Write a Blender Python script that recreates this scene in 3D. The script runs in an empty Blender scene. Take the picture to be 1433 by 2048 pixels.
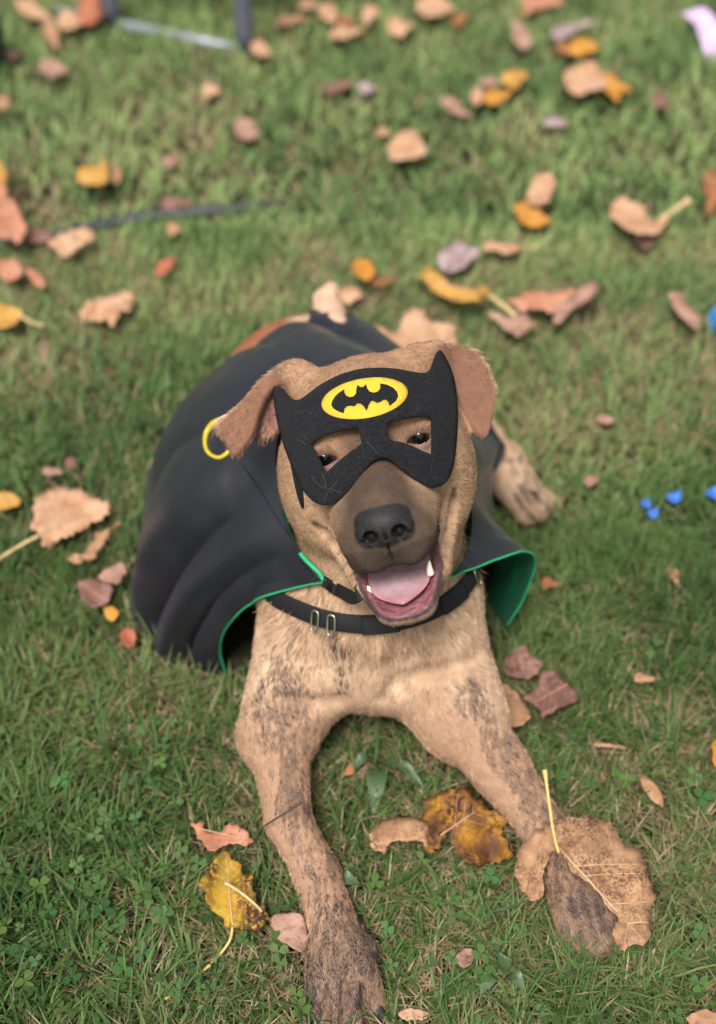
import bpy, bmesh, math, random
import numpy as np
from mathutils import Vector, Matrix
from mathutils.geometry import delaunay_2d_cdt

random.seed(7)
RNG = np.random.default_rng(7)
SC = bpy.context.scene
COL = SC.collection
rad = math.radians

# ------------------------------------------------------------------ camera
CAM_H, PITCH, FPX = 0.95, rad(42.0), 2300.0          # focal length in pixels of the 1433 x 2048 photograph
IMG_W, IMG_H = 1433.0, 2048.0
cam_data = bpy.data.cameras.new('camera')
cam = bpy.data.objects.new('camera', cam_data)
COL.objects.link(cam)
cam.location = (0, 0, CAM_H)
cam.rotation_euler = (math.pi / 2 - PITCH, 0, 0)
cam_data.sensor_fit = 'VERTICAL'
cam_data.sensor_height = 36.0
cam_data.lens = FPX / IMG_H * 36.0
cam_data.clip_start = 0.02
cam_data.clip_end = 400.0
cam_data.dof.use_dof = True
cam_data.dof.focus_distance = 0.925
cam_data.dof.aperture_fstop = 2.8
SC.camera = cam

# ------------------------------------------------------------------ sky, sun, exposure (bright overcast)
SUN_EL, SUN_AZ = rad(58), rad(200)                    # soft light from above, a little behind the camera
world = bpy.data.worlds.new('World')
SC.world = world
world.use_nodes = True
wn = world.node_tree
for n in list(wn.nodes):
    wn.nodes.remove(n)
w_out = wn.nodes.new('ShaderNodeOutputWorld')
w_bg = wn.nodes.new('ShaderNodeBackground')
w_sky = wn.nodes.new('ShaderNodeTexSky')
w_sky.sky_type = 'NISHITA'
w_sky.sun_disc = False
w_sky.sun_elevation = SUN_EL
w_sky.sun_rotation = SUN_AZ
w_sky.dust_density = 4.0
w_sky.air_density = 1.0
w_hsv = wn.nodes.new('ShaderNodeHueSaturation')       # cloud cover greys the blue of the sky
w_hsv.inputs['Saturation'].default_value = 0.32
wn.links.new(w_sky.outputs[0], w_hsv.inputs['Color'])
wn.links.new(w_hsv.outputs[0], w_bg.inputs[0])
w_bg.inputs[1].default_value = 0.085
wn.links.new(w_bg.outputs[0], w_out.inputs[0])
sun_data = bpy.data.lights.new('sun', 'SUN')
sun_data.energy = 2.0
sun_data.angle = rad(20)
sun_data.color = (1.0, 0.975, 0.94)
sun = bpy.data.objects.new('sun', sun_data)
COL.objects.link(sun)
_d = Vector((math.sin(SUN_AZ) * math.cos(SUN_EL), math.cos(SUN_AZ) * math.cos(SUN_EL), math.sin(SUN_EL)))
sun.rotation_euler = _d.to_track_quat('Z', 'Y').to_euler()
sun.location = (0, -3, 6)
SC.view_settings.view_transform = 'Standard'
SC.view_settings.look = 'None'
SC.view_settings.gamma = 1.0
SC.view_settings.exposure = 1.2
SC.view_settings.use_curve_mapping = False
SC.render.engine = 'CYCLES'
SC.cycles.max_bounces = 8
SC.cycles.use_denoising = True

# ------------------------------------------------------------------ helpers
C_R = np.array([1.0, 0, 0])
C_F = np.array([0, math.cos(PITCH), -math.sin(PITCH)])
C_U = np.array([0, math.sin(PITCH), math.cos(PITCH)])
C_P = np.array([0, 0, CAM_H])


def at(px, py, depth):
    """world point seen at a photograph pixel, that many metres along the view axis"""
    return C_P + depth * (C_F + C_R * (px - IMG_W / 2) / FPX + C_U * (IMG_H / 2 - py) / FPX)


def on_plane(px, py, z=0.0):
    d = C_F + C_R * (px - IMG_W / 2) / FPX + C_U * (IMG_H / 2 - py) / FPX
    return C_P + d * ((z - CAM_H) / d[2])


def smooth01(a, b, x):
    t = np.clip((x - a) / (b - a), 0, 1)
    return t * t * (3 - 2 * t)


def _hash(i, j, k, seed):
    h = (i.astype(np.int64) * 374761393 + j.astype(np.int64) * 668265263 + k.astype(np.int64) * 2147483647 + seed * 974634777) & 0xFFFFFFFF
    h = ((h ^ (h >> 13)) * 1274126177) & 0xFFFFFFFF
    return ((h ^ (h >> 16)) & 0xFFFF) / 65535.0


def vnoise(P, freq, seed=0):
    """value noise 0..1 at points P (n,3)"""
    Q = np.asarray(P) * freq
    I = np.floor(Q).astype(np.int64)
    f = Q - I
    f = f * f * (3 - 2 * f)
    out = 0
    for a in (0, 1):
        for b in (0, 1):
            for c in (0, 1):
                w = (f[:, 0] if a else 1 - f[:, 0]) * (f[:, 1] if b else 1 - f[:, 1]) * (f[:, 2] if c else 1 - f[:, 2])
                out = out + w * _hash(I[:, 0] + a, I[:, 1] + b, I[:, 2] + c, seed)
    return out


def fnoise(P, freq, seed=0, octs=3):
    v, a, t = 0, 1.0, 0
    for o in range(octs):
        v = v + a * vnoise(P, freq * 2 ** o, seed + o * 17)
        t += a
        a *= 0.5
    return v / t


def mesh_np(name, V, F, smooth=True):
    """mesh from numpy: V (n,3); F = list of (m,k) int arrays, or one array"""
    if not isinstance(F, (list, tuple)):
        F = [F]
    F = [np.asarray(f, dtype=np.int32) for f in F if len(f)]
    me = bpy.data.meshes.new(name)
    nl = sum(f.size for f in F)
    nf = sum(len(f) for f in F)
    me.vertices.add(len(V))
    me.vertices.foreach_set('co', np.asarray(V, dtype=np.float32).ravel())
    me.loops.add(nl)
    me.loops.foreach_set('vertex_index', np.concatenate([f.ravel() for f in F]))
    me.polygons.add(nf)
    starts = np.concatenate([[0], np.cumsum(np.concatenate([np.full(len(f), f.shape[1]) for f in F]))[:-1]]).astype(np.int32)
    me.polygons.foreach_set('loop_start', starts)
    me.update(calc_edges=True)
    me.validate()
    if smooth:
        me.polygons.foreach_set('use_smooth', np.ones(len(me.polygons), dtype=bool))
    return me


def color_attr(me, name, C):
    a = me.attributes.new(name, 'FLOAT_COLOR', 'POINT')
    c4 = np.ones((len(C), 4), dtype=np.float32)
    c4[:, :3] = C
    a.data.foreach_set('color', c4.ravel())


def float_attr(me, name, C):
    a = me.attributes.new(name, 'FLOAT', 'POINT')
    a.data.foreach_set('value', np.asarray(C, dtype=np.float32))


def obj(name, data, mat=None, parent=None):
    o = bpy.data.objects.new(name, data)
    COL.objects.link(o)
    if mat is not None and data is not None:
        data.materials.append(mat)
    if parent is not None:
        o.parent = parent
        o.matrix_parent_inverse = Matrix.Identity(4) if parent.type != 'EMPTY' else Matrix.Translation(-Vector(parent.location))
    return o


def empty(name, loc):
    o = bpy.data.objects.new(name, None)
    o.empty_display_size = 0.02
    COL.objects.link(o)
    o.location = loc
    return o


def tag(o, label, cat, group=None, kind=None):
    if label:
        o['label'] = label
    if cat:
        o['category'] = cat
    if group:
        o['group'] = group
    if kind:
        o['kind'] = kind
    return o


def catmull(pts, n):
    """n points along a Catmull-Rom curve through pts"""
    P = np.asarray(pts, dtype=float)
    P = np.vstack([2 * P[0] - P[1], P, 2 * P[-1] - P[-2]])
    m = len(P) - 3
    t = np.linspace(0, m, n)
    i = np.minimum(t.astype(int), m - 1)
    f = (t - i)[:, None]
    p0, p1, p2, p3 = P[i], P[i + 1], P[i + 2], P[i + 3]
    return 0.5 * (2 * p1 + (p2 - p0) * f + (2 * p0 - 5 * p1 + 4 * p2 - p3) * f ** 2 + (3 * p1 - p0 - 3 * p2 + p3) * f ** 3)


def tube(pts, radii, sides=8, cap=True, flat=1.0):
    """tube round a polyline -> V, [quads, tris]"""
    P = np.asarray(pts, float)
    n = len(P)
    R = np.broadcast_to(np.asarray(radii, float), (n,)) if np.ndim(radii) else np.full(n, radii)
    T = np.gradient(P, axis=0)
    T /= np.linalg.norm(T, axis=1)[:, None] + 1e-12
    ref = np.array([0, 0, 1.0]) if abs(T[0, 2]) < 0.9 else np.array([1.0, 0, 0])
    V = []
    a = np.arange(sides) / sides * 2 * np.pi
    for i in range(n):
        u = np.cross(T[i], ref)
        u /= np.linalg.norm(u) + 1e-12
        v = np.cross(u, T[i])
        ref = v if np.linalg.norm(v) > 1e-6 else ref
        V.append(P[i] + R[i] * (np.cos(a)[:, None] * u + flat * np.sin(a)[:, None] * v))
    V = np.vstack(V)
    Q = []
    for i in range(n - 1):
        for j in range(sides):
            k = (j + 1) % sides
            Q.append((i * sides + j, i * sides + k, (i + 1) * sides + k, (i + 1) * sides + j))
    T3 = []
    if cap:
        V = np.vstack([V, P[0], P[-1]])
        c0, c1 = n * sides, n * sides + 1
        for j in range(sides):
            k = (j + 1) % sides
            T3.append((c0, k, j))
            T3.append((c1, (n - 1) * sides + j, (n - 1) * sides + k))
    return V, [np.array(Q), np.array(T3)] if T3 else [np.array(Q)]


def tri_fill(loops, spacing):
    """2-D outlines (first outer, others holes) -> points, triangles with inner grid points"""
    pts, edges = [], []
    for L in loops:
        b = len(pts)
        n = len(L)
        pts += [Vector((float(p[0]), float(p[1]))) for p in L]
        edges += [(b + i, b + (i + 1) % n) for i in range(n)]
    A = [np.asarray(L, float) for L in loops]
    lo, hi = A[0].min(0), A[0].max(0)
    gx = np.arange(lo[0] + spacing * .5, hi[0], spacing)
    gy = np.arange(lo[1] + spacing * .5, hi[1], spacing * .87)
    G = np.array([(x + (spacing / 2 if j % 2 else 0), y) for j, y in enumerate(gy) for x in gx])
    d = np.max([poly_sd(G, A[0])] + [-poly_sd(G, h) for h in A[1:]], axis=0)
    pts += [Vector((float(p[0]), float(p[1]))) for p in G[d < -spacing * .45]]
    r = delaunay_2d_cdt(pts, edges, [], 0, 1e-7)
    V = np.array([(v.x, v.y) for v in r[0]])
    F = np.array([list(f) for f in r[2]])
    cen = V[F].mean(1)
    d = np.max([poly_sd(cen, A[0])] + [-poly_sd(cen, h) for h in A[1:]], axis=0)
    return V, F[d < 0]


def poly_sd(P, poly):
    """signed distance of points (n,2) to polygon, negative inside"""
    P = np.asarray(P, float)
    out = np.full(len(P), 1e9)
    ins = np.zeros(len(P), bool)
    m = len(poly)
    for i in range(m):
        a, b = poly[i], poly[(i + 1) % m]
        e = b - a
        w = P - a
        t = np.clip((w @ e) / (e @ e + 1e-18), 0, 1)
        d = w - t[:, None] * e
        out = np.minimum(out, (d * d).sum(1))
        c = ((a[1] > P[:, 1]) != (b[1] > P[:, 1]))
        with np.errstate(divide='ignore', invalid='ignore'):
            xi = (b[0] - a[0]) * (P[:, 1] - a[1]) / (b[1] - a[1] + 1e-30) + a[0]
        ins ^= c & (P[:, 0] < xi)
    d = np.sqrt(out)
    return np.where(ins, -d, d)


def thicken(V, F, N, t):
    """sheet V,F with normals N -> closed plate of thickness t behind the sheet"""
    n = len(V)
    V2 = np.vstack([V, V - N * t])
    F = np.asarray(F)
    back = F[:, ::-1] + n
    e = np.vstack([F[:, [0, 1]], F[:, [1, 2]], F[:, [2, 0]]])
    key = np.sort(e, 1)
    _, inv, cnt = np.unique(key, axis=0, return_inverse=True, return_counts=True)
    be = e[cnt[inv.ravel()] == 1]
    side = np.stack([be[:, 1], be[:, 0], be[:, 0] + n, be[:, 1] + n], 1)
    return V2, [F, back, side]


def vert_normals(V, F):
    N = np.zeros_like(V)
    fn = np.cross(V[F[:, 1]] - V[F[:, 0]], V[F[:, 2]] - V[F[:, 0]])
    for k in range(F.shape[1]):
        np.add.at(N, F[:, k], fn)
    return N / (np.linalg.norm(N, axis=1)[:, None] + 1e-12)


# ------------------------------------------------------------------ materials
def new_mat(name):
    m = bpy.data.materials.new(name)
    m.use_nodes = True
    nt = m.node_tree
    b = nt.nodes['Principled BSDF']
    return m, nt, b


def ramp(nt, src, stops):
    r = nt.nodes.new('ShaderNodeValToRGB')
    el = r.color_ramp.elements
    while len(el) < len(stops):
        el.new(0.5)
    for e, (p, c) in zip(el, stops):
        e.position = p
        e.color = (*c, 1)
    nt.links.new(src, r.inputs[0])
    return r.outputs[0]


def noise_node(nt, scale, detail=4, rough=.55, coord='Object', stretch=None):
    tc = nt.nodes.new('ShaderNodeTexCoord')
    n = nt.nodes.new('ShaderNodeTexNoise')
    n.inputs['Scale'].default_value = scale
    n.inputs['Detail'].default_value = detail
    n.inputs['Roughness'].default_value = rough
    src = tc.outputs[coord]
    if stretch:
        mp = nt.nodes.new('ShaderNodeMapping')
        mp.inputs['Scale'].default_value = stretch
        nt.links.new(src, mp.inputs[0])
        src = mp.outputs[0]
    nt.links.new(src, n.inputs['Vector'])
    return n.outputs[0]


def bump(nt, b, src, strength, dist):
    bp = nt.nodes.new('ShaderNodeBump')
    bp.inputs['Strength'].default_value = strength
    bp.inputs['Distance'].default_value = dist
    nt.links.new(src, bp.inputs['Height'])
    nt.links.new(bp.outputs[0], b.inputs['Normal'])


def attr_node(nt, name, out='Color'):
    a = nt.nodes.new('ShaderNodeAttribute')
    a.attribute_name = name
    return a.outputs[out]


def mix_col(nt, fac, a, b, mode='MIX'):
    m = nt.nodes.new('ShaderNodeMix')
    m.data_type = 'RGBA'
    m.blend_type = mode
    for s, v in ((m.inputs[0], fac), (m.inputs[6], a), (m.inputs[7], b)):
        if isinstance(v, (int, float)):
            s.default_value = v
        elif isinstance(v, tuple):
            s.default_value = (*v, 1)
        else:
            nt.links.new(v, s)
    return m.outputs[2]


def plain(name, col, rough=.5, metal=0.0, var=.12, scale=120, bumpd=0.0, sheen=0.0, spec=.5):
    m, nt, b = new_mat(name)
    n = noise_node(nt, scale)
    lo = tuple(c * (1 - var) for c in col)
    hi = tuple(min(1, c * (1 + var)) for c in col)
    nt.links.new(ramp(nt, n, [(.3, lo), (.7, hi)]), b.inputs['Base Color'])
    b.inputs['Roughness'].default_value = rough
    b.inputs['Metallic'].default_value = metal
    b.inputs['Specular IOR Level'].default_value = spec
    if sheen:
        b.inputs['Sheen Weight'].default_value = sheen
        b.inputs['Sheen Roughness'].default_value = .5
    if bumpd:
        bump(nt, b, n, .6, bumpd)
    return m
# ------------------------------------------------------------------ ground: one sheet to the horizon
m_ground, nt, b = new_mat('lawn_soil')
n1 = noise_node(nt, 7, 5, .6)
n2 = noise_node(nt, 90, 6, .7)
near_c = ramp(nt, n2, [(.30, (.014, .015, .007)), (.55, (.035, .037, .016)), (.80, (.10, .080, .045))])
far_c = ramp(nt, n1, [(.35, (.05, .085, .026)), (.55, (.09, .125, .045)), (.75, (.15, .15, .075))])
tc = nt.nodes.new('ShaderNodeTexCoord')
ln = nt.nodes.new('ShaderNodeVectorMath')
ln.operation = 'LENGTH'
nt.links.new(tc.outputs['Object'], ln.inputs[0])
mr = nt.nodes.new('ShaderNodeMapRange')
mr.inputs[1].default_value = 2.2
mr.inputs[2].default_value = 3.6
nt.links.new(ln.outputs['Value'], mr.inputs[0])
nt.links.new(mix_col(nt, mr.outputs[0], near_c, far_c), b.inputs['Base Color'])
b.inputs['Roughness'].default_value = 1.0
b.inputs['Specular IOR Level'].default_value = .1
bump(nt, b, n2, .8, .01)
gs = np.concatenate([-np.geomspace(200, 3, 14), np.linspace(-2.6, 2.6, 27), np.geomspace(3, 200, 14)])
gxx, gyy = np.meshgrid(gs, gs + 1.5)
gz = np.zeros_like(gxx)
Vg = np.stack([gxx.ravel(), gyy.ravel(), gz.ravel()], 1)
k = len(gs)
gi = np.arange(k * k).reshape(k, k)
Fg = np.stack([gi[:-1, :-1], gi[:-1, 1:], gi[1:, 1:], gi[1:, :-1]], 2).reshape(-1, 4)
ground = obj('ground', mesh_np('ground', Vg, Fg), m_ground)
tag(ground, 'brown green soil of the lawn beneath the grass', 'ground', kind='structure')
# ------------------------------------------------------------------ dog: one continuous body grown from a distance field
HP, HY, HR = rad(15), rad(5.0), rad(14)
_f = math.cos(HP) * -C_F - math.sin(HP) * C_U
_u = math.cos(HP) * C_U + math.sin(HP) * -C_F
_r = C_R.copy()
_f, _r = math.cos(HY) * _f - math.sin(HY) * _r, math.cos(HY) * _r + math.sin(HY) * _f


def _roll(v):
    a, b, c = v @ C_R, v @ C_U, v @ -C_F
    return C_R * (a * math.cos(HR) - b * math.sin(HR)) + C_U * (a * math.sin(HR) + b * math.cos(HR)) - C_F * c


HEAD_AX = np.stack([_roll(_r), _roll(_f), _roll(_u)])       # rows: towards image right, muzzle, up
HEAD_O = at(744, 889, 0.945)


def H(x, y, z):
    """head coordinates in cm -> world"""
    return HEAD_O + 0.01 * (np.array([x, y, z]) @ HEAD_AX)


def to_head(P):
    return (np.asarray(P) - HEAD_O) @ HEAD_AX.T * 100.0


def axis_steps(spans):
    out = [spans[0][0]]
    for a, b, s in spans:
        n = max(1, int(round((b - a) / s)))
        out += list(np.linspace(a, b, n + 1)[1:])
    return np.array(out, dtype=np.float32)


GX = axis_steps([(-.27, -.10, .0038), (-.10, .125, .0016), (.125, .27, .0034)])
GY = axis_steps([(.39, .575, .003), (.575, .835, .0016), (.835, 1.33, .005)])
GZ = axis_steps([(-.012, .235, .003), (.235, .455, .0016)])
FIELD = np.full((len(GX), len(GY), len(GZ)), 0.2, dtype=np.float32)


def _sub(lo, hi):
    s = []
    for g, a, b in zip((GX, GY, GZ), lo, hi):
        s.append(slice(max(0, int(np.searchsorted(g, a)) - 1), min(len(g), int(np.searchsorted(g, b)) + 1)))
    return tuple(s)


def _apply(s, d, k, op):
    F = FIELD[s]
    if op == 'add':
        h = np.maximum(k - np.abs(F - d), 0) / k
        FIELD[s] = np.minimum(F, d) - h * h * k * .25
    else:
        d = -d
        h = np.maximum(k - np.abs(F - d), 0) / k
        FIELD[s] = np.maximum(F, d) + h * h * k * .25


def ell(c, r, ax=None, k=.02, op='add'):
    c = np.asarray(c, float)
    r = np.asarray(r, float)
    ax = np.eye(3) if ax is None else ax
    ext = np.sqrt(((ax * r[:, None]) ** 2).sum(0)) + k + .012
    s = _sub(c - ext, c + ext)
    x = (GX[s[0]] - c[0])[:, None, None]
    y = (GY[s[1]] - c[1])[None, :, None]
    z = (GZ[s[2]] - c[2])[None, None, :]
    if 0 in (x.size, y.size, z.size):
        return
    k0 = k1 = 0
    for i in range(3):
        p = x * ax[i, 0] + y * ax[i, 1] + z * ax[i, 2]
        q = (p / r[i]) ** 2
        k0 = k0 + q
        k1 = k1 + q / r[i] ** 2
    k0 = np.sqrt(k0)
    d = k0 * (k0 - 1) / (np.sqrt(k1) + 1e-9)
    _apply(s, d.astype(np.float32), k, op)


def cone(a, b, ra, rb, k=.02, op='add', flat=None):
    """round cone a->b; flat = (direction, factor) squeezes it along a direction"""
    a = np.asarray(a, float)
    b = np.asarray(b, float)
    m = max(ra, rb) * (max(1, flat[1]) if flat else 1) + k + .012
    s = _sub(np.minimum(a, b) - m, np.maximum(a, b) + m)
    x = (GX[s[0]] - a[0])[:, None, None]
    y = (GY[s[1]] - a[1])[None, :, None]
    z = (GZ[s[2]] - a[2])[None, None, :]
    if 0 in (x.size, y.size, z.size):
        return
    e = b - a
    L2 = e @ e + 1e-12
    t = np.clip((x * e[0] + y * e[1] + z * e[2]) / L2, 0, 1)
    dx, dy, dz = x - t * e[0], y - t * e[1], z - t * e[2]
    q = dx * dx + dy * dy + dz * dz
    if flat:
        n = np.asarray(flat[0], float)
        n = n / np.linalg.norm(n)
        p = dx * n[0] + dy * n[1] + dz * n[2]
        q = q + p * p * (1 / flat[1] ** 2 - 1)
    d = np.sqrt(np.maximum(q, 0)) - (ra + (rb - ra) * t)
    _apply(s, d.astype(np.float32), k, op)


def chain(pts, rs, k=.015, **kw):
    for i in range(len(pts) - 1):
        cone(pts[i], pts[i + 1], rs[i], rs[i + 1], k=k, **kw)


def hell(x, y, z, rx, ry, rz, k=1.0, op='add', pitch=0.0, yaw=0.0):
    """ellipsoid in head cm; pitch tips its nose end down, yaw turns it to +x"""
    p, w = rad(pitch), rad(yaw)
    X, Y, Z = HEAD_AX
    y1 = math.cos(p) * Y - math.sin(p) * Z
    z1 = math.cos(p) * Z + math.sin(p) * Y
    y2 = math.cos(w) * y1 + math.sin(w) * X
    x2 = math.cos(w) * X - math.sin(w) * y1
    ell(H(x, y, z), np.array([rx, ry, rz]) * .01, np.stack([x2, y2, z1]), k=k * .01, op=op)


def hcone(a, b, ra, rb, k=.8, op='add', flat=None):
    if flat:
        flat = (np.asarray(flat[0], float) @ HEAD_AX, flat[1])
    cone(H(*a), H(*b), ra * .01, rb * .01, k=k * .01, op=op, flat=flat)


def plate(outline_px, plane_p, plane_n, th, bend=0.0, k=.008):
    """thin flap: outline traced on the photograph, laid on a plane in space (ear flaps)"""
    n = np.asarray(plane_n, float)
    n /= np.linalg.norm(n)
    u = np.cross(n, C_U)
    u /= np.linalg.norm(u)
    v = np.cross(u, n)
    pts = []
    for px, py in outline_px:
        d = C_F + C_R * (px - IMG_W / 2) / FPX + C_U * (IMG_H / 2 - py) / FPX
        q = C_P + d * (((plane_p - C_P) @ n) / (d @ n))
        pts.append(((q - plane_p) @ u, (q - plane_p) @ v))
    pl = np.array(pts)
    # round the outline
    m = len(pl)
    tt = np.linspace(0, m, m * 5, endpoint=False)
    i = tt.astype(int)
    f = (tt - i)[:, None]
    p0, p1, p2, p3 = pl[(i - 1) % m], pl[i % m], pl[(i + 1) % m], pl[(i + 2) % m]
    pl = 0.5 * (2 * p1 + (p2 - p0) * f + (2 * p0 - 5 * p1 + 4 * p2 - p3) * f ** 2 + (3 * p1 - p0 - 3 * p2 + p3) * f ** 3)
    W = plane_p + pl[:, :1] * u + pl[:, 1:] * v
    m = .03
    s = _sub(W.min(0) - m, W.max(0) + m)
    X, Y, Z = np.meshgrid(GX[s[0]], GY[s[1]], GZ[s[2]], indexing='ij')
    P = np.stack([X.ravel(), Y.ravel(), Z.ravel()], 1) - plane_p
    a, b, c = P @ u, P @ v, P @ n
    c = c - bend * (a - pl[:, 0].mean()) ** 2
    near = np.abs(c) < .025
    d = np.full(len(P), .2)
    d2 = poly_sd(np.stack([a[near], b[near]], 1), pl)
    cn = np.abs(c[near]) - th * .4
    d[near] = np.sqrt(np.maximum(d2 + th, 0) ** 2 + np.maximum(cn, 0) ** 2) + np.minimum(np.maximum(d2 + th, cn), 0) - th * .6
    _apply(s, d.reshape(X.shape).astype(np.float32), k, 'add')


def A(px, py, d):
    return at(px, py, d)


CLEFTS = []
# trunk, haunches, tail
ell((0.010, .875, .135), (.074, .135, .120), k=.045)
cone((0.0, .88, .125), (-.05, 1.10, .115), .108, .098, k=.06)
ell((-.055, 1.12, .112), (.115, .10, .105), k=.05)
ell((-.145, .99, .085), (.075, .13, .082), k=.05)           # haunch to the image left
ell((.075, 1.07, .085), (.072, .11, .085), k=.05)           # haunch to the image right
TAIL = [A(666, 662, 1.33), A(660, 630, 1.36), A(652, 602, 1.38), A(663, 580, 1.37)]
chain(TAIL, [.022, .0165, .0130, .0085], k=.01)
# hind leg and foot to the image right
HK = [np.array([.13, 1.09, .075]), A(1003, 930, 1.40), A(1060, 1010, 1.355)]
chain(HK, [.05, .028, .024], k=.01)
HFP = [(1075, 1036), (1094, 1043), (1103, 1030), (1101, 1008)]
for i, (px, py) in enumerate(HFP):
    e = on_plane(px, py, .014)
    b = on_plane(1046, 1000, .03) * .5 + e * .5 + np.array([0, 0, .006])
    cone(b, e, .014, .0115, k=.003)
for (p1, p2) in zip(HFP[:-1], HFP[1:]):                    # hind clefts
    m_ = on_plane((p1[0] + p2[0]) / 2, (p1[1] + p2[1]) / 2, .02)
    d = m_ - HK[2]
    d /= np.linalg.norm(d)
    HIND = (m_ - d * .035 + np.array([0, 0, .018]), m_ + d * .015)
    cone(HIND[0], HIND[1], .003, .0060, k=.004, op='cut')

# neck and chest
cone(H(0, -8, -3.0), (.012, .815, .175), .070, .063, k=.045)
cone(H(.5, -5.5, -6), (.02, .765, .175), .055, .075, k=.05)
ell((.012, .740, .135), (.066, .05, .075), k=.045)
ell((.018, .725, .098), (.042, .045, .045), k=.035)            # brisket
# front leg, image left
LS, LE = np.array([-.050, .770, .155]), on_plane(556, 1470, .062)
LM, LW, LP = on_plane(577, 1640, .052), on_plane(634, 1748, .036), on_plane(683, 1900, .030)
cone(LS, LE, .043, .032, k=.03)
cone((-.02, .745, .13), LE, .045, .032, k=.03)
chain([LE, LM, LW, LP], [.0300, .0202, .0196, .0212], k=.007)
# front leg, image right
RS, RE = np.array([.072, .770, .15]), on_plane(922, 1432, .07)
RM, RW, RP = on_plane(1003, 1540, .054), on_plane(1086, 1655, .036), on_plane(1155, 1790, .030)
cone(RS, RE, .043, .039, k=.035)
cone((.05, .735, .12), RE, .043, .036, k=.03)
chain([RE, RM, RW, RP], [.0355, .0270, .0202, .0215], k=.007)
CLAWS = []


def paw(root, toes, r=.0125, claw_len=.016):
    tips = [on_plane(px, py, .013) for px, py, zr in toes]
    for tip in tips:
        d = tip - root
        d /= np.linalg.norm(d)
        kn = tip - d * .021 + np.array([0, 0, .014])
        cone(root * .55 + kn * .45, kn, .016, r * 1.05, k=.008)
        cone(kn, tip, r * 1.08, r, k=.003)
        CLAWS.append((tip + d * r * .55 + np.array([0, 0, .002]), d, claw_len))
    for a_, b_ in zip(tips[:-1], tips[1:]):
        m_ = (a_ + b_) / 2
        d = m_ - root
        d /= np.linalg.norm(d)
        q1, q2, q3 = m_ - d * .052 + np.array([0, 0, .030]), m_ - d * .022 + np.array([0, 0, .024]), m_ + d * .014 + np.array([0, 0, .010])
        cone(q1, q2, .0012, .0034, k=.004, op='cut')
        cone(q2, q3, .0034, .0050, k=.004, op='cut')



paw(LP, [(640, 2005, 0), (668, 2052, 0), (712, 2054, 0), (744, 2002, 0)])
ell(LP + (0, -.012, -.004), (.028, .035, .020), k=.015)
cone(on_plane(735, 1895, .03), on_plane(744, 1912, .022), .008, .006, k=.008)
paw(RP, [(1150, 1874, 0), (1182, 1898, 0), (1214, 1888, 0), (1226, 1848, 0)])
ell(RP + (.006, -.012, -.004), (.028, .035, .020), k=.015)

# ---- head (centimetres in head coordinates)
hell(0, -6.0, 0.9, 6.9, 8.0, 5.6, k=2)                      # skull
hell(0, -1.6, 1.6, 5.2, 3.4, 3.2, k=2)                      # forehead
for s in (-1, 1):
    hell(s * 3.3, -.9, 1.35, 2.0, 1.6, 1.15, k=1.2)         # brow
    hell(s * 5.0, -4.0, -2.6, 2.9, 5.0, 4.2, k=2)           # cheek bone
    hell(s * (4.7 if s < 0 else 4.0), -5.2, -5.4, 3.2, 4.8, 4.6, k=2)           # cheek
    hcone((s * 2.3, .3, -2.6), (s * 1.7, 6.0, -4.4), 2.3, 2.1, k=1.0)
hell(-5.9, -5.2, -3.6, 2.9, 4.6, 5.0, k=2)                  # loose skin of the cheek turned to the camera
hcone((0, -.5, -.6), (0, 7.6, -3.3), 2.5, 2.0, k=1.5)       # bridge of the muzzle
for s in (-1, 1):                                           # flews
    hcone((s * 2.9, 1.0, -4.6), (s * 1.85, 7.2, -5.9), 1.9, 1.95, k=1.0)
    hcone((s * 2.6, 4.4, -7.0), (s * 1.5, 7.9, -7.0), 1.35, 1.25, k=.6)
hell(-2.35, 6.2, -7.5, 1.2, 1.9, 1.1, k=.6)
hell(0, 7.9, -5.2, 2.6, 2.2, 2.1, k=1.0)
hell(0, 7.4, -6.9, 1.5, 1.5, 1.15, k=.6)
# lower jaw, opened
for s in (-1, 1):
    hcone((s * 4.3, -3.0, -7.0), (s * 2.75, 3.0, -10.4), 2.1, 1.30, k=1.2)
    hcone((s * 2.75, 3.0, -10.4), (s * 1.35, 6.3, -12.1), 1.30, 1.15, k=.9)
hell(0, 1.4, -11.3, 2.6, 5.2, 1.4, k=1.0, pitch=28)
hell(0, 6.4, -12.3, 2.1, 1.15, 1.15, k=.7)
# mouth opening
CUTS = [((0, 4.5, -9.55), (3.0, 5.7, 1.85), 24)]
hell(0, 4.5, -9.55, 3.0, 5.7, 1.85, k=.35, op='cut', pitch=24)
CUTC = []
for s in (-1, 1):
    CUTC.append(((s * 2.1, 5.6, -9.5), (s * 4.8, 2.4, -7.0), 1.0, .28) if s < 0 else ((2.2, 5.6, -9.4), (5.1, 2.0, -6.5), 1.05, .36))
for a_, b_, r1, r2 in CUTC:
    hcone(a_, b_, r1, r2, k=.35, op='cut')
# nose pad
NOSE = [((0, 8.95, -4.0), (2.05, 1.6, 1.35)), ((0, 9.2, -4.7), (1.65, 1.35, 1.30)),
        ((-1.3, 9.3, -4.75), (.92, 1.0, .95)), ((1.3, 9.3, -4.75), (.92, 1.0, .95))]
for (c_, r_), k_ in zip(NOSE, (.5, .4, .3, .3)):
    hell(*c_, *r_, k=k_)
for s in (-1, 1):
    hell(s * 1.08, 10.35, -4.75, .60, 1.1, .50, k=.10, op='cut')
    hcone((s * 1.35, 10.2, -5.0), (s * 2.2, 9.5, -5.4), .27, .14, k=.15, op='cut')
    hcone((s * 2.15, 9.5, -4.75), (s * 1.4, 10.0, -5.8), .12, .12, k=.2, op='cut')
hcone((0, 10.85, -4.0), (0, 9.2, -7.1), .15, .09, k=.14, op='cut')
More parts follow.
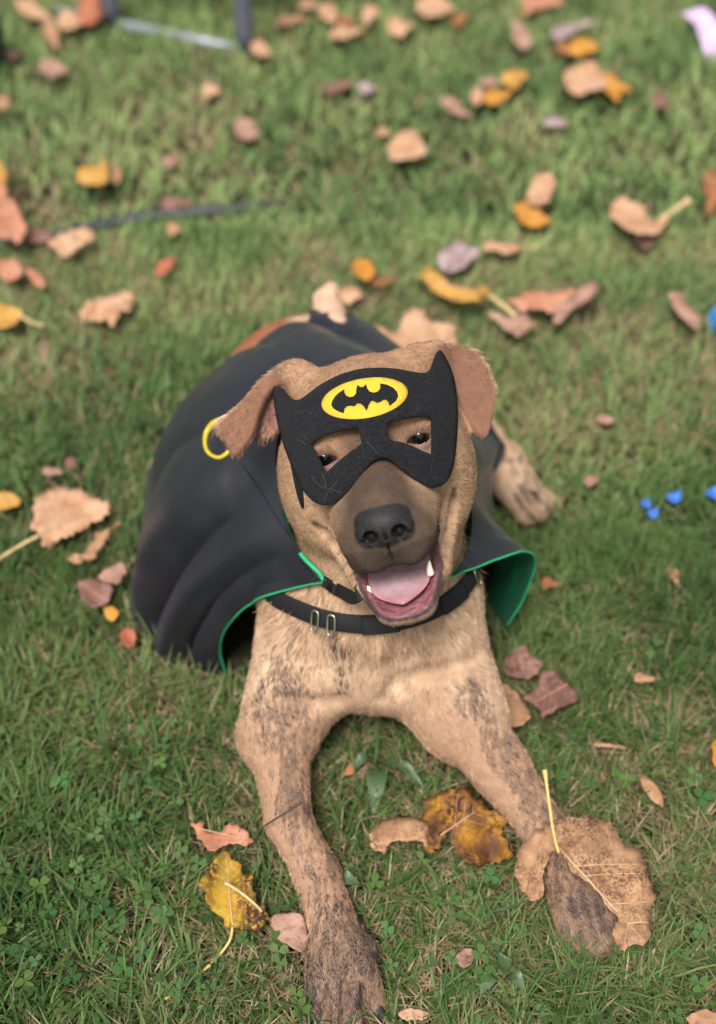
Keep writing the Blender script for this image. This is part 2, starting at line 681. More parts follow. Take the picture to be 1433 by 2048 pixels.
# eyes
EYES = []
for s in (-1, 1):
    hell(s * 3.95, .55, -.1, 1.45, .95, 1.05, k=.6)         # lids
    hell(s * 3.95, 1.55, -.14, 1.02, .67, .41, k=.16, op='cut', yaw=s * 12)
    hell(s * 2.9, 1.35, -.35, .45, .35, .2, k=.15, op='cut')
    EYES.append((s, H(s * 3.95, .28, -.12)))
# ears
EAR_L = [(632, 738), (600, 727), (556, 735), (520, 762), (480, 808), (434, 852), (450, 888), (469, 918), (494, 896), (514, 862),
         (524, 826), (540, 792), (566, 772), (604, 770)]
EAR_L2 = [(612, 740), (566, 752), (528, 800), (508, 852), (514, 876), (536, 884), (560, 868), (580, 820), (600, 780)]
EAR_R = [(820, 702), (862, 690), (915, 688), (955, 704), (980, 745), (990, 790), (987, 835), (975, 880), (952, 870), (926, 826),
         (908, 790), (890, 752), (866, 736), (836, 728)]
EAR_R2 = [(836, 704), (880, 704), (912, 740), (930, 790), (938, 830), (918, 842), (896, 800), (872, 760), (846, 736)]
el_p = at(520, 815, 1.005)
er_p = at(945, 780, 1.0)
EL_N = -C_F * .86 - C_R * .35 + C_U * .36
ER_N = -C_F * .84 + C_R * .30 + C_U * .42
plate(EAR_L, el_p, EL_N, .0042, bend=2.0)
plate(EAR_R, er_p, ER_N, .0042, bend=2.0)
plate(EAR_L2, at(550, 815, 1.022), -C_F * .9 - C_R * .05 + C_U * .2, .0045, bend=0)
plate(EAR_R2, at(890, 770, 1.018), -C_F * .9 + C_R * .05 + C_U * .3, .0045, bend=0)
cone(H(-4.7, -7.0, 4.4), at(590, 752, 1.0), .020, .009, k=.018)
cone(H(4.9, -7.0, 4.2), at(868, 712, 1.0), .020, .009, k=.018)


def field_at(P):
    """distance field sampled at world points"""
    P = np.asarray(P)
    ii, tt = [], []
    for a, g in enumerate((GX, GY, GZ)):
        i = np.clip(np.searchsorted(g, P[:, a]) - 1, 0, len(g) - 2)
        ii.append(i)
        tt.append(np.clip((P[:, a] - g[i]) / (g[i + 1] - g[i]), 0, 1))
    out = 0
    for a in (0, 1):
        for b in (0, 1):
            for c in (0, 1):
                w = (tt[0] if a else 1 - tt[0]) * (tt[1] if b else 1 - tt[1]) * (tt[2] if c else 1 - tt[2])
                out = out + w * FIELD[ii[0] + a, ii[1] + b, ii[2] + c]
    return out


def surf(px, py, off=0.0, d0=.7, d1=1.7):
    """point where the view ray meets the dog, moved off towards the camera"""
    ds = np.arange(d0, d1, .002)
    dirv = C_F + C_R * (px - IMG_W / 2) / FPX + C_U * (IMG_H / 2 - py) / FPX
    f = field_at(C_P + ds[:, None] * dirv)
    i = np.argmax(f < 0)
    if f[i] >= 0:
        return None
    d = ds[i - 1] + .002 * f[i - 1] / (f[i - 1] - f[i] + 1e-9)
    return C_P + (d - off) * dirv


# shallow folds of skin on the chest
for L_ in ([(958, 1318), (905, 1342), (848, 1352), (800, 1374), (770, 1400)], [(792, 1290), (790, 1330), (796, 1368)], [(560, 1400), (620, 1412), (680, 1404)]):
    q_ = [p for p in (surf(*p) for p in L_) if p is not None]
    for i in range(len(q_) - 1):
        cone(q_[i] - C_F * .001, q_[i + 1] - C_F * .001, .0035, .0035, k=.014, op='cut')
# clefts between the toes, along the top of each paw
for L_ in ([(652, 1978), (654, 2010), (655, 2046)], [(690, 1968), (691, 2008), (692, 2050)], [(727, 1972), (731, 2004), (735, 2040)],
           [(1142, 1806), (1154, 1846), (1166, 1884)], [(1168, 1800), (1182, 1846), (1197, 1890)], [(1194, 1802), (1210, 1836), (1224, 1868)],
           [(1040, 972), (1062, 1010), (1086, 1048)], [(1062, 978), (1084, 1004), (1106, 1028)], [(1030, 990), (1050, 1024), (1068, 1048)]):
    q_ = [p for p in (surf(*p) for p in L_) if p is not None and p[2] > .008]
    for i in range(len(q_) - 1):
        if np.linalg.norm(q_[i + 1] - q_[i]) < .05:
            cone(q_[i], q_[i + 1],   .0020 + .0014 * i, .0034 + .0014 * i, k=.005, op='cut')
            CLEFTS.append((q_[i], q_[i + 1]))
# creases from the corners of the mouth up the cheeks
CREASE = []
for L_ in ([(910, 982), (908, 1010), (904, 1040), (898, 1072), (890, 1100)], [(630, 1050), (650, 1066), (668, 1090), (684, 1116), (698, 1140)]):
    q_ = [surf(*p) for p in L_]
    q_ = [p for p in q_ if p is not None]
    CREASE.append(q_)
    for i in range(len(q_) - 1):
        if np.linalg.norm(q_[i + 1] - q_[i]) > .03:
            continue
        cone(q_[i], q_[i + 1], .0024 + .0006 * i, .0030 + .0006 * i, k=.004, op='cut')


# ---- surface nets on the rectilinear grid
def surface_nets(F, gx, gy, gz):
    S = F < 0
    nx, ny, nz = F.shape
    c = np.zeros((nx - 1, ny - 1, nz - 1), dtype=np.uint8)
    for a in (0, 1):
        for b in (0, 1):
            for d in (0, 1):
                c += S[a:nx - 1 + a, b:ny - 1 + b, d:nz - 1 + d]
    act = (c > 0) & (c < 8)
    idx = np.argwhere(act)
    ids = np.full(act.shape, -1, dtype=np.int32)
    ids[act] = np.arange(len(idx), dtype=np.int32)
    acc = np.zeros((len(idx), 3))
    cnt = np.zeros(len(idx))
    cor = [np.array(q) for q in ((0, 0, 0), (1, 0, 0), (0, 1, 0), (1, 1, 0), (0, 0, 1), (1, 0, 1), (0, 1, 1), (1, 1, 1))]
    for a, b in ((0, 1), (2, 3), (4, 5), (6, 7), (0, 2), (1, 3), (4, 6), (5, 7), (0, 4), (1, 5), (2, 6), (3, 7)):
        ia, ib = idx + cor[a], idx + cor[b]
        fa, fb = F[ia[:, 0], ia[:, 1], ia[:, 2]], F[ib[:, 0], ib[:, 1], ib[:, 2]]
        m = (fa < 0) != (fb < 0)
        t = (fa / (fa - fb + 1e-20))[m][:, None]
        pa = np.stack([gx[ia[m, 0]], gy[ia[m, 1]], gz[ia[m, 2]]], 1)
        pb = np.stack([gx[ib[m, 0]], gy[ib[m, 1]], gz[ib[m, 2]]], 1)
        acc[m] += pa + (pb - pa) * t
        cnt[m] += 1
    V = acc / cnt[:, None]
    Q = []
    for axis in range(3):
        sl0 = [slice(None)] * 3
        sl1 = [slice(None)] * 3
        sl0[axis] = slice(0, -1)
        sl1[axis] = slice(1, None)
        e = S[tuple(sl0)] != S[tuple(sl1)]
        p = np.argwhere(e)
        o1, o2 = [(1, 2), (2, 0), (0, 1)][axis]
        p = p[(p[:, o1] > 0) & (p[:, o2] > 0) & (p[:, o1] < F.shape[o1] - 1) & (p[:, o2] < F.shape[o2] - 1)]
        inside = S[p[:, 0], p[:, 1], p[:, 2]]
        q = []
        for d1, d2 in ((-1, -1), (0, -1), (0, 0), (-1, 0)):
            r = p.copy()
            r[:, o1] += d1
            r[:, o2] += d2
            q.append(ids[r[:, 0], r[:, 1], r[:, 2]])
        q = np.stack(q, 1)
        q[~inside] = q[~inside][:, ::-1]
        Q.append(q)
    return V, np.vstack(Q)


DV, DF = surface_nets(FIELD, GX, GY, GZ)
# keep the one connected surface
_e = np.vstack([DF[:, [0, 1]], DF[:, [1, 2]], DF[:, [2, 3]], DF[:, [3, 0]]])
_lab = np.arange(len(DV))
for _ in range(400):
    m = np.minimum(_lab[_e[:, 0]], _lab[_e[:, 1]])
    n_ = _lab.copy()
    np.minimum.at(n_, _e[:, 0], m)
    np.minimum.at(n_, _e[:, 1], m)
    n_ = n_[n_]
    if (n_ == _lab).all():
        break
    _lab = n_
_big = np.bincount(_lab).argmax()
_keep = _lab == _big
_map = np.cumsum(_keep) - 1
DF = _map[DF[_keep[DF[:, 0]]]]
DV = DV[_keep]
# light smoothing removes the stair steps of the grid
_e = np.unique(np.sort(np.vstack([DF[:, [0, 1]], DF[:, [1, 2]], DF[:, [2, 3]], DF[:, [3, 0]]]), 1), axis=0)
_deg = np.bincount(_e.ravel(), minlength=len(DV))[:, None]


def lap(V, w):
    S = np.zeros_like(V)
    np.add.at(S, _e[:, 0], V[_e[:, 1]])
    np.add.at(S, _e[:, 1], V[_e[:, 0]])
    return V + w * (S / _deg - V)


for _ in range(2):
    DV = lap(lap(DV, .5), -.52)
DN = vert_normals(DV, np.vstack([DF[:, [0, 1, 2]], DF[:, [0, 2, 3]]]))
# ---- coat: colour, wetness, hair length and hair direction per vertex
DH = to_head(DV)


def ell_val(Ph, c, r, pitch=0.0):
    p = rad(pitch)
    q = Ph - np.array(c)
    y = q[:, 1] * math.cos(p) - q[:, 2] * math.sin(p)
    z = q[:, 2] * math.cos(p) + q[:, 1] * math.sin(p)
    return np.sqrt((q[:, 0] / r[0]) ** 2 + (y / r[1]) ** 2 + (z / r[2]) ** 2)


def seg_dist(P, a, b):
    a, b = np.asarray(a, float), np.asarray(b, float)
    e = b - a
    t = np.clip(((P - a) @ e) / (e @ e), 0, 1)
    return np.linalg.norm(P - a - t[:, None] * e, axis=1), t


def coat(P, Ph):
    """-> colour, wet, bare (no hair), hair length"""
    n = len(P)
    x, y, z = Ph.T
    nz1 = fnoise(P, 45, 3)
    nz2 = fnoise(P, 160, 5)
    nz3 = fnoise(P, 420, 9, 2)
    col = np.empty((n, 3))
    tan = np.array([.43, .275, .17])
    pale = np.array([.54, .38, .245])
    red = np.array([.40, .215, .115])
    dark = np.array([.075, .055, .047])
    col[:] = tan
    onhead = smooth01(12.5, 9.5, np.linalg.norm((Ph - [0, -1, -2]) * [1, .8, .8], axis=1))
    col += (pale - tan) * (smooth01(.35, .7, nz1) * .8)[:, None]
    # chest is paler, legs pinker, back redder
    leg = smooth01(.70, .64, P[:, 1]) * (1 - onhead) * smooth01(.16, .10, P[:, 2])
    col = col * (1 - leg[:, None]) + leg[:, None] * np.array([.34, .20, .122])
    back = smooth01(.035, .06, np.min([seg_dist(P, TAIL[i], TAIL[i + 1])[0] for i in (0, 1, 2)], axis=0)) * smooth01(.88, .98, P[:, 1]) * smooth01(.05, -.02, P[:, 0]) * (1 - onhead)
    col = col * (1 - back[:, None]) + back[:, None] * np.array([.27, .10, .045])
    col *= (.78 + .44 * nz2)[:, None]
    # brindle: dark streaks down the legs, shoulder and chest sides
    st = P * np.array([1.0, .26, .55])
    brs = .74 * fnoise(st, 400, 21, 2) + .26 * fnoise(st, 90, 25, 2)
    region = np.zeros(n)
    dl, tl = seg_dist(P, LE + [-.006, 0, .045], LM + [.006, 0, .028])
    region = np.maximum(region, smooth01(.034, .010, dl) * .85)
    dl, tl = seg_dist(P, LM + [.006, 0, .028], LW + [.006, 0, .026])
    region = np.maximum(region, smooth01(.034, .010, dl) * .8)
    dl2, tl2 = seg_dist(P, LW + [.006, 0, .03], LP + [.0, 0, .03])
    region = np.maximum(region, smooth01(.040, .008, dl2) * (.75 + .2 * tl2))
    dp, _ = seg_dist(P, LP + [0, .0, .012], LP + [.0, -.07, .012])
    region = np.maximum(region, smooth01(.055, .02, dp) * 1.0)
    dr, _ = seg_dist(P, RE + [.0, -.01, .042], RM + [-.002, 0, .03])
    region = np.maximum(region, smooth01(.030, .006, dr) * .85)
    dr, _ = seg_dist(P, RM + [-.002, 0, .03], RW + [-.004, 0, .027])
    region = np.maximum(region, smooth01(.030, .006, dr) * .95)
    dr2, _ = seg_dist(P, RW + [.004, 0, .03], RP + [.02, -.06, .02])
    region = np.maximum(region, smooth01(.055, .015, dr2) * .66)
    ds, _ = seg_dist(P, np.array([-.085, .70, .20]), np.array([-.06, .66, .09]))
    region = np.maximum(region, smooth01(.055, .01, ds) * .72)
    dc, _ = seg_dist(P, np.array([-.02, .68, .17]), np.array([-.01, .67, .13]))
    region = np.maximum(region, smooth01(.03, .004, dc) * .62)
    dc, _ = seg_dist(P, np.array([.09, .69, .10]), np.array([.05, .685, .085]))
    region = np.maximum(region, smooth01(.022, .004, dc) * .6)
    dq, _ = seg_dist(P, HK[1] + [.01, -.02, .03], HK[2] + [.02, -.03, .02])
    region = np.maximum(region, smooth01(.035, .006, dq) * .85)
    region *= (1 - onhead) * (.75 + .9 * fnoise(P, 28, 31, 2))
    bm = smooth01(.60, .44, brs + .30 * (1 - region)) * np.minimum(1, region * 1.5)
    bm = np.minimum(bm, .9)
    vb = (bm * .58)[:, None]
    col = col * (1 - vb) + vb * dark
    # head
    hcol = np.tile(np.array([.31, .175, .098]), (n, 1))
    hcol += (np.array([.40, .255, .148]) - hcol) * (smooth01(2, -7, z) * .8)[:, None]
    # top of the muzzle greyish brown, darker to the nose and lips
    wob = (nz1 - .5) * 2.4 + (nz2 - .5) * 1.2
    m1 = smooth01(.0, 3.2, y + wob * .5) * smooth01(3.2, 1.2, np.abs(x) + (nz1 - .5) * 1.2) * .84 * smooth01(-5.2, -3, z - .2)
    m2 = smooth01(3.8, 8.2, y + wob + 2.2 * smooth01(3.2, 1.4, np.abs(x)) - .8)
    m3 = smooth01(-4.4, -6.4, z + wob * .4) * smooth01(2.0, 4.2, y) * smooth01(-9.3, -8.3, z)
    md = np.clip(np.maximum(np.maximum(m1, m2 * .86), m3 * .92), 0, 1)
    md = md * smooth01(-11, -9.3, z + 0 * z)
    mcol = np.array([.028, .020, .017])
    hcol = hcol * (1 - md[:, None]) + md[:, None] * mcol
    # lower lip and chin dark
    jaw = smooth01(3.4, 5.6, y + wob * .3) * smooth01(-10.2, -11.2, z)
    jd = seg_dist(Ph, (0, 6, -12), (0, 6.5, -12.4))[0]
    jaw = np.maximum(jaw * .85, smooth01(4.0, 2.4, jd + wob * .3) * .85)
    hcol = hcol * (1 - jaw[:, None]) + jaw[:, None] * np.array([.042, .030, .028])
    for s in (-1, 1):
        ed = np.linalg.norm((Ph - [s * 3.95, 1.2, -.15]) * [1, .8, 1.35], axis=1)
        e1 = smooth01(1.75, 1.05, ed) * .75
        hcol = hcol * (1 - e1[:, None]) + e1[:, None] * np.array([.07, .042, .035])
        e2 = smooth01(2.3, 1.2, np.linalg.norm((Ph - [s * 3.6, 1.2, -1.6]) * [1, .8, 1.2], axis=1)) * .6
        hcol = hcol * (1 - e2[:, None]) + e2[:, None] * np.array([.27, .17, .15])
        ed = np.linalg.norm(Ph - [s * 2.7, 1.2, .9], axis=1)
        e3 = smooth01(1.8, .6, ed) * .25
        hcol = hcol * (1 - e3[:, None]) + e3[:, None] * np.array([.17, .09, .05])
    hcol *= (.62 + .50 * nz2 + .28 * nz3)[:, None]
    col = col * (1 - onhead[:, None]) + onhead[:, None] * hcol
    # ears: redder
    q = P - C_P
    dep = q @ C_F
    pix = np.stack([IMG_W / 2 + FPX * (q @ C_R) / dep, IMG_H / 2 - FPX * (q @ C_U) / dep], 1)
    earm = np.zeros(n)
    for poly, pp, nn in ((EAR_L, el_p, EL_N), (EAR_R, er_p, ER_N)):
        near = np.linalg.norm(P - pp, axis=1) < .11
        sd = poly_sd(pix[near], np.array(poly, float))
        off = np.abs((P[near] - pp) @ (nn / np.linalg.norm(nn)) - 2.0 * ((P[near] - pp) @ C_R) ** 2)
        earm[near] = np.maximum(earm[near], smooth01(8, -4, sd) * smooth01(.030, .020, off) * smooth01(6.0, 7.2, np.abs(x[near])))
    ecol = np.array([.185, .090, .055]) * (.75 + .5 * nz2)[:, None]
    col = col * (1 - earm[:, None]) + earm[:, None] * ecol
    for poly, pp in ((EAR_L2, at(550, 815, 1.022)), (EAR_R2, at(890, 770, 1.018))):     # inside of the ears
        near = (np.linalg.norm(P - pp, axis=1) < .06) & (np.abs(x) > 6.2)
        w2 = smooth01(6, -6, poly_sd(pix[near], np.array(poly, float))) * smooth01(.014, .006, np.abs((P[near] - pp) @ C_F)) * (1 - earm[near])
        col[near] = col[near] * (1 - w2[:, None]) + w2[:, None] * np.array([.20, .095, .075])
    # bare skin: mouth, lips, nose
    lips = np.full(n, 9.0)
    for c_, r_, p_ in CUTS:
        lips = np.minimum(lips, (ell_val(Ph, c_, r_, p_) - 1) * 2.0)
    lipc = np.full(n, 9.0)
    for i, (a_, b_, r1, r2) in enumerate(CUTC):
        d, t = seg_dist(Ph, a_, b_)
        lips = np.minimum(lips, d - (r1 + (r2 - r1) * t))
    for L_ in CREASE:
        for i in range(len(L_) - 1):
            lipc = np.minimum(lipc, seg_dist(P, L_[i], L_[i + 1])[0] * 100 - .16)
    rim = smooth01(.62, .38, lips + (nz3 - .5) * .35) * smooth01(-6.3, -6.9, z)
    inner = smooth01(.16, -.02, lips + (nz2 - .5) * .3) * smooth01(-6.5, -7.2, z)
    rim = np.maximum(rim, smooth01(.30, .05, lipc + (nz2 - .5) * .2) * .85)
    up = smooth01(-8.4, -7.6, z + .30 * y - 1.2)             # the upper lip keeps its dark edge
    rimc = np.array([.080, .039, .042]) * (.6 + .8 * nz3)[:, None] * (1 - up[:, None] * .5)
    innc = np.array([.30, .115, .125]) * (.30 + 1.3 * nz2 * nz3 * 2)[:, None]
    col = col * (1 - rim[:, None]) + rim[:, None] * rimc
    col = col * (1 - inner[:, None]) + inner[:, None] * innc
    nv = np.min([(ell_val(Ph, c_, r_) - 1) * min(r_) for c_, r_ in NOSE], axis=0)
    nose = smooth01(.16, .06, nv) * smooth01(6.9, 7.6, y + (z + 3.7) * -.12)
    ncol = np.array([.018, .0155, .0165]) * (.75 + .5 * nz3)[:, None]
    col = col * (1 - nose[:, None]) + nose[:, None] * ncol
    tl = smooth01(.035, .02, np.min([seg_dist(P, TAIL[i], TAIL[i + 1])[0] for i in (0, 1, 2)], axis=0))
    col = col * (1 - tl[:, None]) + tl[:, None] * np.array([.55, .35, .235])
    for s in (-1, 1):                                        # nostrils and the groove below the nose: shade painted into the skin colour
        nd = np.linalg.norm((Ph - [s * 1.2, 10.0, -4.75]) * [1, .55, 1.1], axis=1)
        e1 = smooth01(.78, .5, nd)[:, None]
        col = col * (1 - e1) + e1 * np.array([.006, .005, .005])
    gd = seg_dist(Ph, (0, 10.85, -4.0), (0, 9.15, -7.1))[0]
    e1 = smooth01(.24, .10, gd)[:, None] * .8
    col = col * (1 - e1) + e1 * np.array([.010, .008, .008])
    for c_, o_, am in ((RP, [.014, -.045, 0], .5), (LP, [0, -.045, 0], .30), (HK[2], [.012, -.02, 0], .25)):   # greyer paws
        pk = (smooth01(.075, .035, np.linalg.norm(P - (c_ + o_), axis=1)) * am * (.55 + .9 * nz1))[:, None]
        col = col * (1 - pk) + pk * np.array([.10, .072, .060])
    cd = np.min([seg_dist(P, a_, b_)[0] for a_, b_ in CLEFTS], axis=0)
    e1 = (smooth01(.0056, .0020, cd) * (.6 + .4 * nz2))[:, None] * .85
    col = col * (1 - e1) + e1 * np.array([.035, .026, .024])
    bm = np.maximum(bm, e1[:, 0])
    bare = np.maximum(np.maximum(rim, inner), nose)
    wet = np.maximum(inner * .9, np.maximum(nose * .5, rim * .6))
    length = np.full(n, .0056)
    length = length * (1 - onhead) + onhead * .0032
    length *= 1 - .30 * smooth01(2.5, 6.5, y) * onhead
    neck = smooth01(.14, .18, P[:, 2]) * (1 - onhead)
    length *= 1 - .5 * smooth01(4.5, 3.0, seg_dist(Ph, (0, 6, -12), (0, 6.5, -12.4))[0])
    length *= 1 + .8 * neck
    length *= 1 - .22 * leg
    length *= 1 - .68 * earm
    length *= 1 - .5 * tl
    pawm = np.max([smooth01(.075, .045, np.linalg.norm(P - (c_ + o_), axis=1)) for c_, o_ in ((LP, [0, -.03, 0]), (RP, [.012, -.03, 0]), (HK[2], [.01, -.02, 0]))], axis=0)
    length *= 1 - .18 * pawm
    return np.clip(col, 0.005, .9), wet, bare, length, bm


D_COL, D_WET, D_BARE, D_LEN, D_BR = coat(DV, DH)

dog = empty('dog', (0.0, .80, 0.0))
tag(dog, 'tan brindle dog lying on the grass, panting with its mouth open', 'dog')
m_skin, nt, b = new_mat('dog_coat')
c_in = attr_node(nt, 'coat')
n1 = noise_node(nt, 900, 3)
nt.links.new(mix_col(nt, .35, c_in, ramp(nt, n1, [(.3, (.45, .45, .45)), (.7, (1, 1, 1))]), 'MULTIPLY'), b.inputs['Base Color'])
w_in = attr_node(nt, 'wet', 'Fac')
mr = nt.nodes.new('ShaderNodeMapRange')
b.inputs['Specular IOR Level'].default_value = .25
mr.inputs[3].default_value = .95
mr.inputs[4].default_value = .22
nt.links.new(w_in, mr.inputs[0])
nt.links.new(mr.outputs[0], b.inputs['Roughness'])
vor = nt.nodes.new('ShaderNodeTexVoronoi')
vor.inputs['Scale'].default_value = 620
tc = nt.nodes.new('ShaderNodeTexCoord')
nt.links.new(tc.outputs['Object'], vor.inputs['Vector'])
bump(nt, b, vor.outputs['Distance'], .4, .0005)
body_me = mesh_np('body', DV, DF)
color_attr(body_me, 'coat', D_COL)
float_attr(body_me, 'wet', D_WET)
body = obj('body', body_me, m_skin, dog)

# ---- eyes
m_eye, nt, b = new_mat('eye')
tc = nt.nodes.new('ShaderNodeTexCoord')
sep = nt.nodes.new('ShaderNodeSeparateXYZ')
nt.links.new(tc.outputs['Object'], sep.inputs[0])
nt.links.new(ramp(nt, attr_node(nt, 'pole', 'Fac'), [(0, (.08, .045, .04)), (.55, (.07, .032, .018)), (.82, (.04, .016, .008)), (.90, (.003, .003, .003))]), b.inputs['Base Color'])
b.inputs['Roughness'].default_value = .05
b.inputs['Specular IOR Level'].default_value = .25


def sphere_np(c, r, ax, nu=28, nv=18):
    V = []
    pole = []
    for i in range(nv + 1):
        th = math.pi * i / nv
        for j in range(nu):
            ph = 2 * math.pi * j / nu
            d = ax[1] * math.cos(th) + math.sin(th) * (ax[0] * math.cos(ph) + ax[2] * math.sin(ph))
            V.append(c + r * d)
            pole.append(math.cos(th))
    Q = [(i * nu + j, i * nu + (j + 1) % nu, (i + 1) * nu + (j + 1) % nu, (i + 1) * nu + j) for i in range(nv) for j in range(nu)]
    return np.array(V), np.array(Q), np.array(pole)


for s, c in EYES:
    V, Q, pole = sphere_np(c, .0122, HEAD_AX)
    me = mesh_np('eye', V, Q)
    float_attr(me, 'pole', np.clip(pole, 0, 1))
    obj('eye', me, m_eye, dog)

# ---- tongue
m_tongue, nt, b = new_mat('tongue')
n1 = noise_node(nt, 260, 5)
n2 = noise_node(nt, 55, 3)
tcol = ramp(nt, n2, [(.3, (.25, .145, .165)), (.7, (.40, .27, .29))])
nt.links.new(mix_col(nt, attr_node(nt, 'edge', 'Fac'), tcol, (.38, .17, .175)), b.inputs['Base Color'])
b.inputs['Roughness'].default_value = .20
b.inputs['Subsurface Weight'].default_value = .15
b.inputs['Subsurface Radius'].default_value = (.004, .0015, .001)
bump(nt, b, n1, .5, .0008)
nu, nv = 40, 28
V, edge = [], []
for i in range(nu + 1):
    t = math.sin(math.pi / 2 * i / nu)
    yy = -2.0 + 9.0 * t
    w = 2.95 * math.sqrt(max(.002, 1 - max(0, (t - .50) / .50) ** 4.0)) * (1 - .14 * t)
    zc = -7.7 - 3.8 * t - .2 * math.sin(t * 3.0)
    for j in range(nv):
        a = 2 * math.pi * j / nv
        ca, sa = math.cos(a), math.sin(a)
        xx = w * ca
        top = max(0, sa)
        zz = zc + .55 * sa * (1 - .75 * max(0, (t - .8) / .2)) + .30 * abs(ca) ** 3
        zz -= .16 * math.exp(-(xx / .42) ** 2) * top * min(1, (1 - t) * 3)
        zz += .10 * math.sin(xx * 2.3 + t * 6) * top * min(1, (1 - t) * 6)
        V.append(H(xx + .12 * math.sin(t * 5), yy, zz))
        edge.append(min(1, max(0, abs(ca) - .72) * 3 + max(0, t - .86) * 5))
Q = [(i * nv + j, (i + 1) * nv + j, (i + 1) * nv + (j + 1) % nv, i * nv + (j + 1) % nv) for i in range(nu) for j in range(nv)]
V += [H(0, -2.0, -7.7), H(-.115, 7.0, -11.53)]
T3 = [(nu * nv + nv, j, (j + 1) % nv) for j in range(nv)] + [(nu * nv + nv + 1, nu * nv + (j + 1) % nv, nu * nv + j) for j in range(nv)]
edge += [0, 1]
me = mesh_np('tongue', np.array(V), [np.array(Q), np.array(T3)])
float_attr(me, 'edge', edge)
obj('tongue', me, m_tongue, dog)

# ---- teeth and claws
m_tooth = plain('tooth', (.78, .72, .58), .25, var=.08)
m_claw = plain('claw', (.035, .03, .033), .35, var=.4, scale=300)


def horn(name, base, direction, bend, length, r, mat, n=8):
    d = np.asarray(direction, float)
    d /= np.linalg.norm(d)
    bd = np.asarray(bend, float)
    P = [base + d * length * t + bd * length * t * t for t in np.linspace(0, 1, n)]
    R = [r * (1 - t) ** .55 + .0003 for t in np.linspace(0, 1, n)]
    V, F = tube(P, R, 8)
    return obj(name, mesh_np(name, V, F), mat, dog)


UP = HEAD_AX[2] * .9 + HEAD_AX[1] * .35
horn('tooth', H(2.45, 5.0, -10.35), UP, HEAD_AX[0] * .12 - HEAD_AX[1] * .1, .0135, .0030, m_tooth)
horn('tooth', H(-2.6, 4.7, -11.1), UP, -HEAD_AX[0] * .12 - HEAD_AX[1] * .1, .010, .0028, m_tooth)
for tip, d, L in CLAWS:
    horn('claw', tip - d * .002 + np.array([0, 0, .005]), d, np.array([0, 0, -.55]), L * 1.15, .0052, m_claw)
for (px, py) in HFP:
    e = on_plane(px, py, .016)
    d = e - HK[2]
    d[2] = 0
    d /= np.linalg.norm(d)
    horn('claw', e + d * .008, d, np.array([0, 0, -.4]), .013, .004, m_claw)
# ---- fur: short hairs rooted on the body
N_HAIR = 300000
tri = np.vstack([DF[:, [0, 1, 2]], DF[:, [0, 2, 3]]])
ta = np.linalg.norm(np.cross(DV[tri[:, 1]] - DV[tri[:, 0]], DV[tri[:, 2]] - DV[tri[:, 0]]), axis=1)
tcn = DV[tri].mean(1)
tnn = DN[tri[:, 0]]
wgt = ta.copy()
tb = D_BARE[tri].mean(1)
wgt[tb > .35] = 0
hidden = (tcn[:, 1] > .86) & ~((tcn[:, 0] > .10) & (tcn[:, 1] > .95)) & ~(tcn[:, 1] > 1.17)
wgt[hidden] *= .06
wgt[tcn[:, 2] < .006] = 0
wgt *= np.where(np.linalg.norm(tcn - HEAD_O, axis=1) < .14, 2.6, 1.0)      # finer hair on the head
for c_, o_ in ((LP, [0, -.03, 0]), (RP, [.012, -.03, 0])):
    wgt *= 1 + 2.0 * (np.linalg.norm(tcn - (c_ + o_), axis=1) < .075)
wgt /= wgt.sum()
pick = RNG.choice(len(tri), N_HAIR, p=wgt)
r1, r2 = RNG.random(N_HAIR), RNG.random(N_HAIR)
fl = r1 + r2 > 1
r1[fl], r2[fl] = 1 - r1[fl], 1 - r2[fl]
bw = np.stack([1 - r1 - r2, r1, r2], 1)[:, :, None]
T = tri[pick]
RP_ = (DV[T] * bw).sum(1)
RN_ = (DN[T] * bw).sum(1)
RC_ = (D_COL[T] * bw).sum(1)
RL_ = (D_LEN[T] * bw[:, :, 0]).sum(1)
RB_ = (D_BR[T] * bw[:, :, 0]).sum(1)
# direction in which the hair lies: samples (place, flow)
FLOW = []


def flow(p, d, w=.05):
    d = np.asarray(d, float)
    FLOW.append((np.asarray(p, float), d / np.linalg.norm(d), w))


X_, Y_, Z_ = HEAD_AX
flow(H(0, 10, -3), -Y_ + Z_ * .3, .02)
flow(H(0, 5, -2), -Y_ + Z_ * .2, .03)
flow(H(0, 0, 3), -Y_ + Z_ * .6, .03)
flow(H(0, -6, 7), -Y_, .04)
for s in (-1, 1):
    flow(H(s * 3, 7, -6), -Y_ * .8 - Z_ * .7 + X_ * s * .3, .025)
    flow(H(s * 4, 1, -2), -Y_ + X_ * s * .5 - Z_ * .3, .03)
    flow(H(s * 4, 1.5, 1), -Y_ * .6 + Z_ * .8 + X_ * s * .4, .02)
    flow(H(s * 7, -4, -2), -Y_ * .8 - Z_ * .6, .04)
    flow(H(s * 5, -4, -8), -Y_ * .7 - Z_ * .7, .04)
    flow(H(s * 3, 2, -11), -Y_ - Z_ * .2, .03)
flow(at(480, 840, 1.0), -C_U * 1.0 - C_R * .35, .03)
flow(at(570, 745, 1.0), -C_R * .8 - C_U * .3, .02)
flow(at(960, 780, 1.0), -C_U * 1.0 + C_R * .2, .03)
flow(at(880, 700, 1.0), C_R * .9 - C_U * .1, .02)
flow((.01, .70, .22), (0, .1, -1), .06)
flow((.01, .68, .12), (0, -.05, -1), .05)
flow((-.09, .74, .16), (-.2, .1, -1), .06)
flow((.11, .74, .16), (.2, .1, -1), .06)
flow(LE, LW - LE, .05)
flow(LW, LP - LE, .05)
flow(LP, (0.1, -1, -.2), .05)
flow(RE, RW - RE, .05)
flow(RW, RP - RE, .05)
flow(RP, RP - RW, .05)
flow(HK[1], HK[2] - HK[1], .05)
flow(HK[2], HK[2] - HK[1], .05)
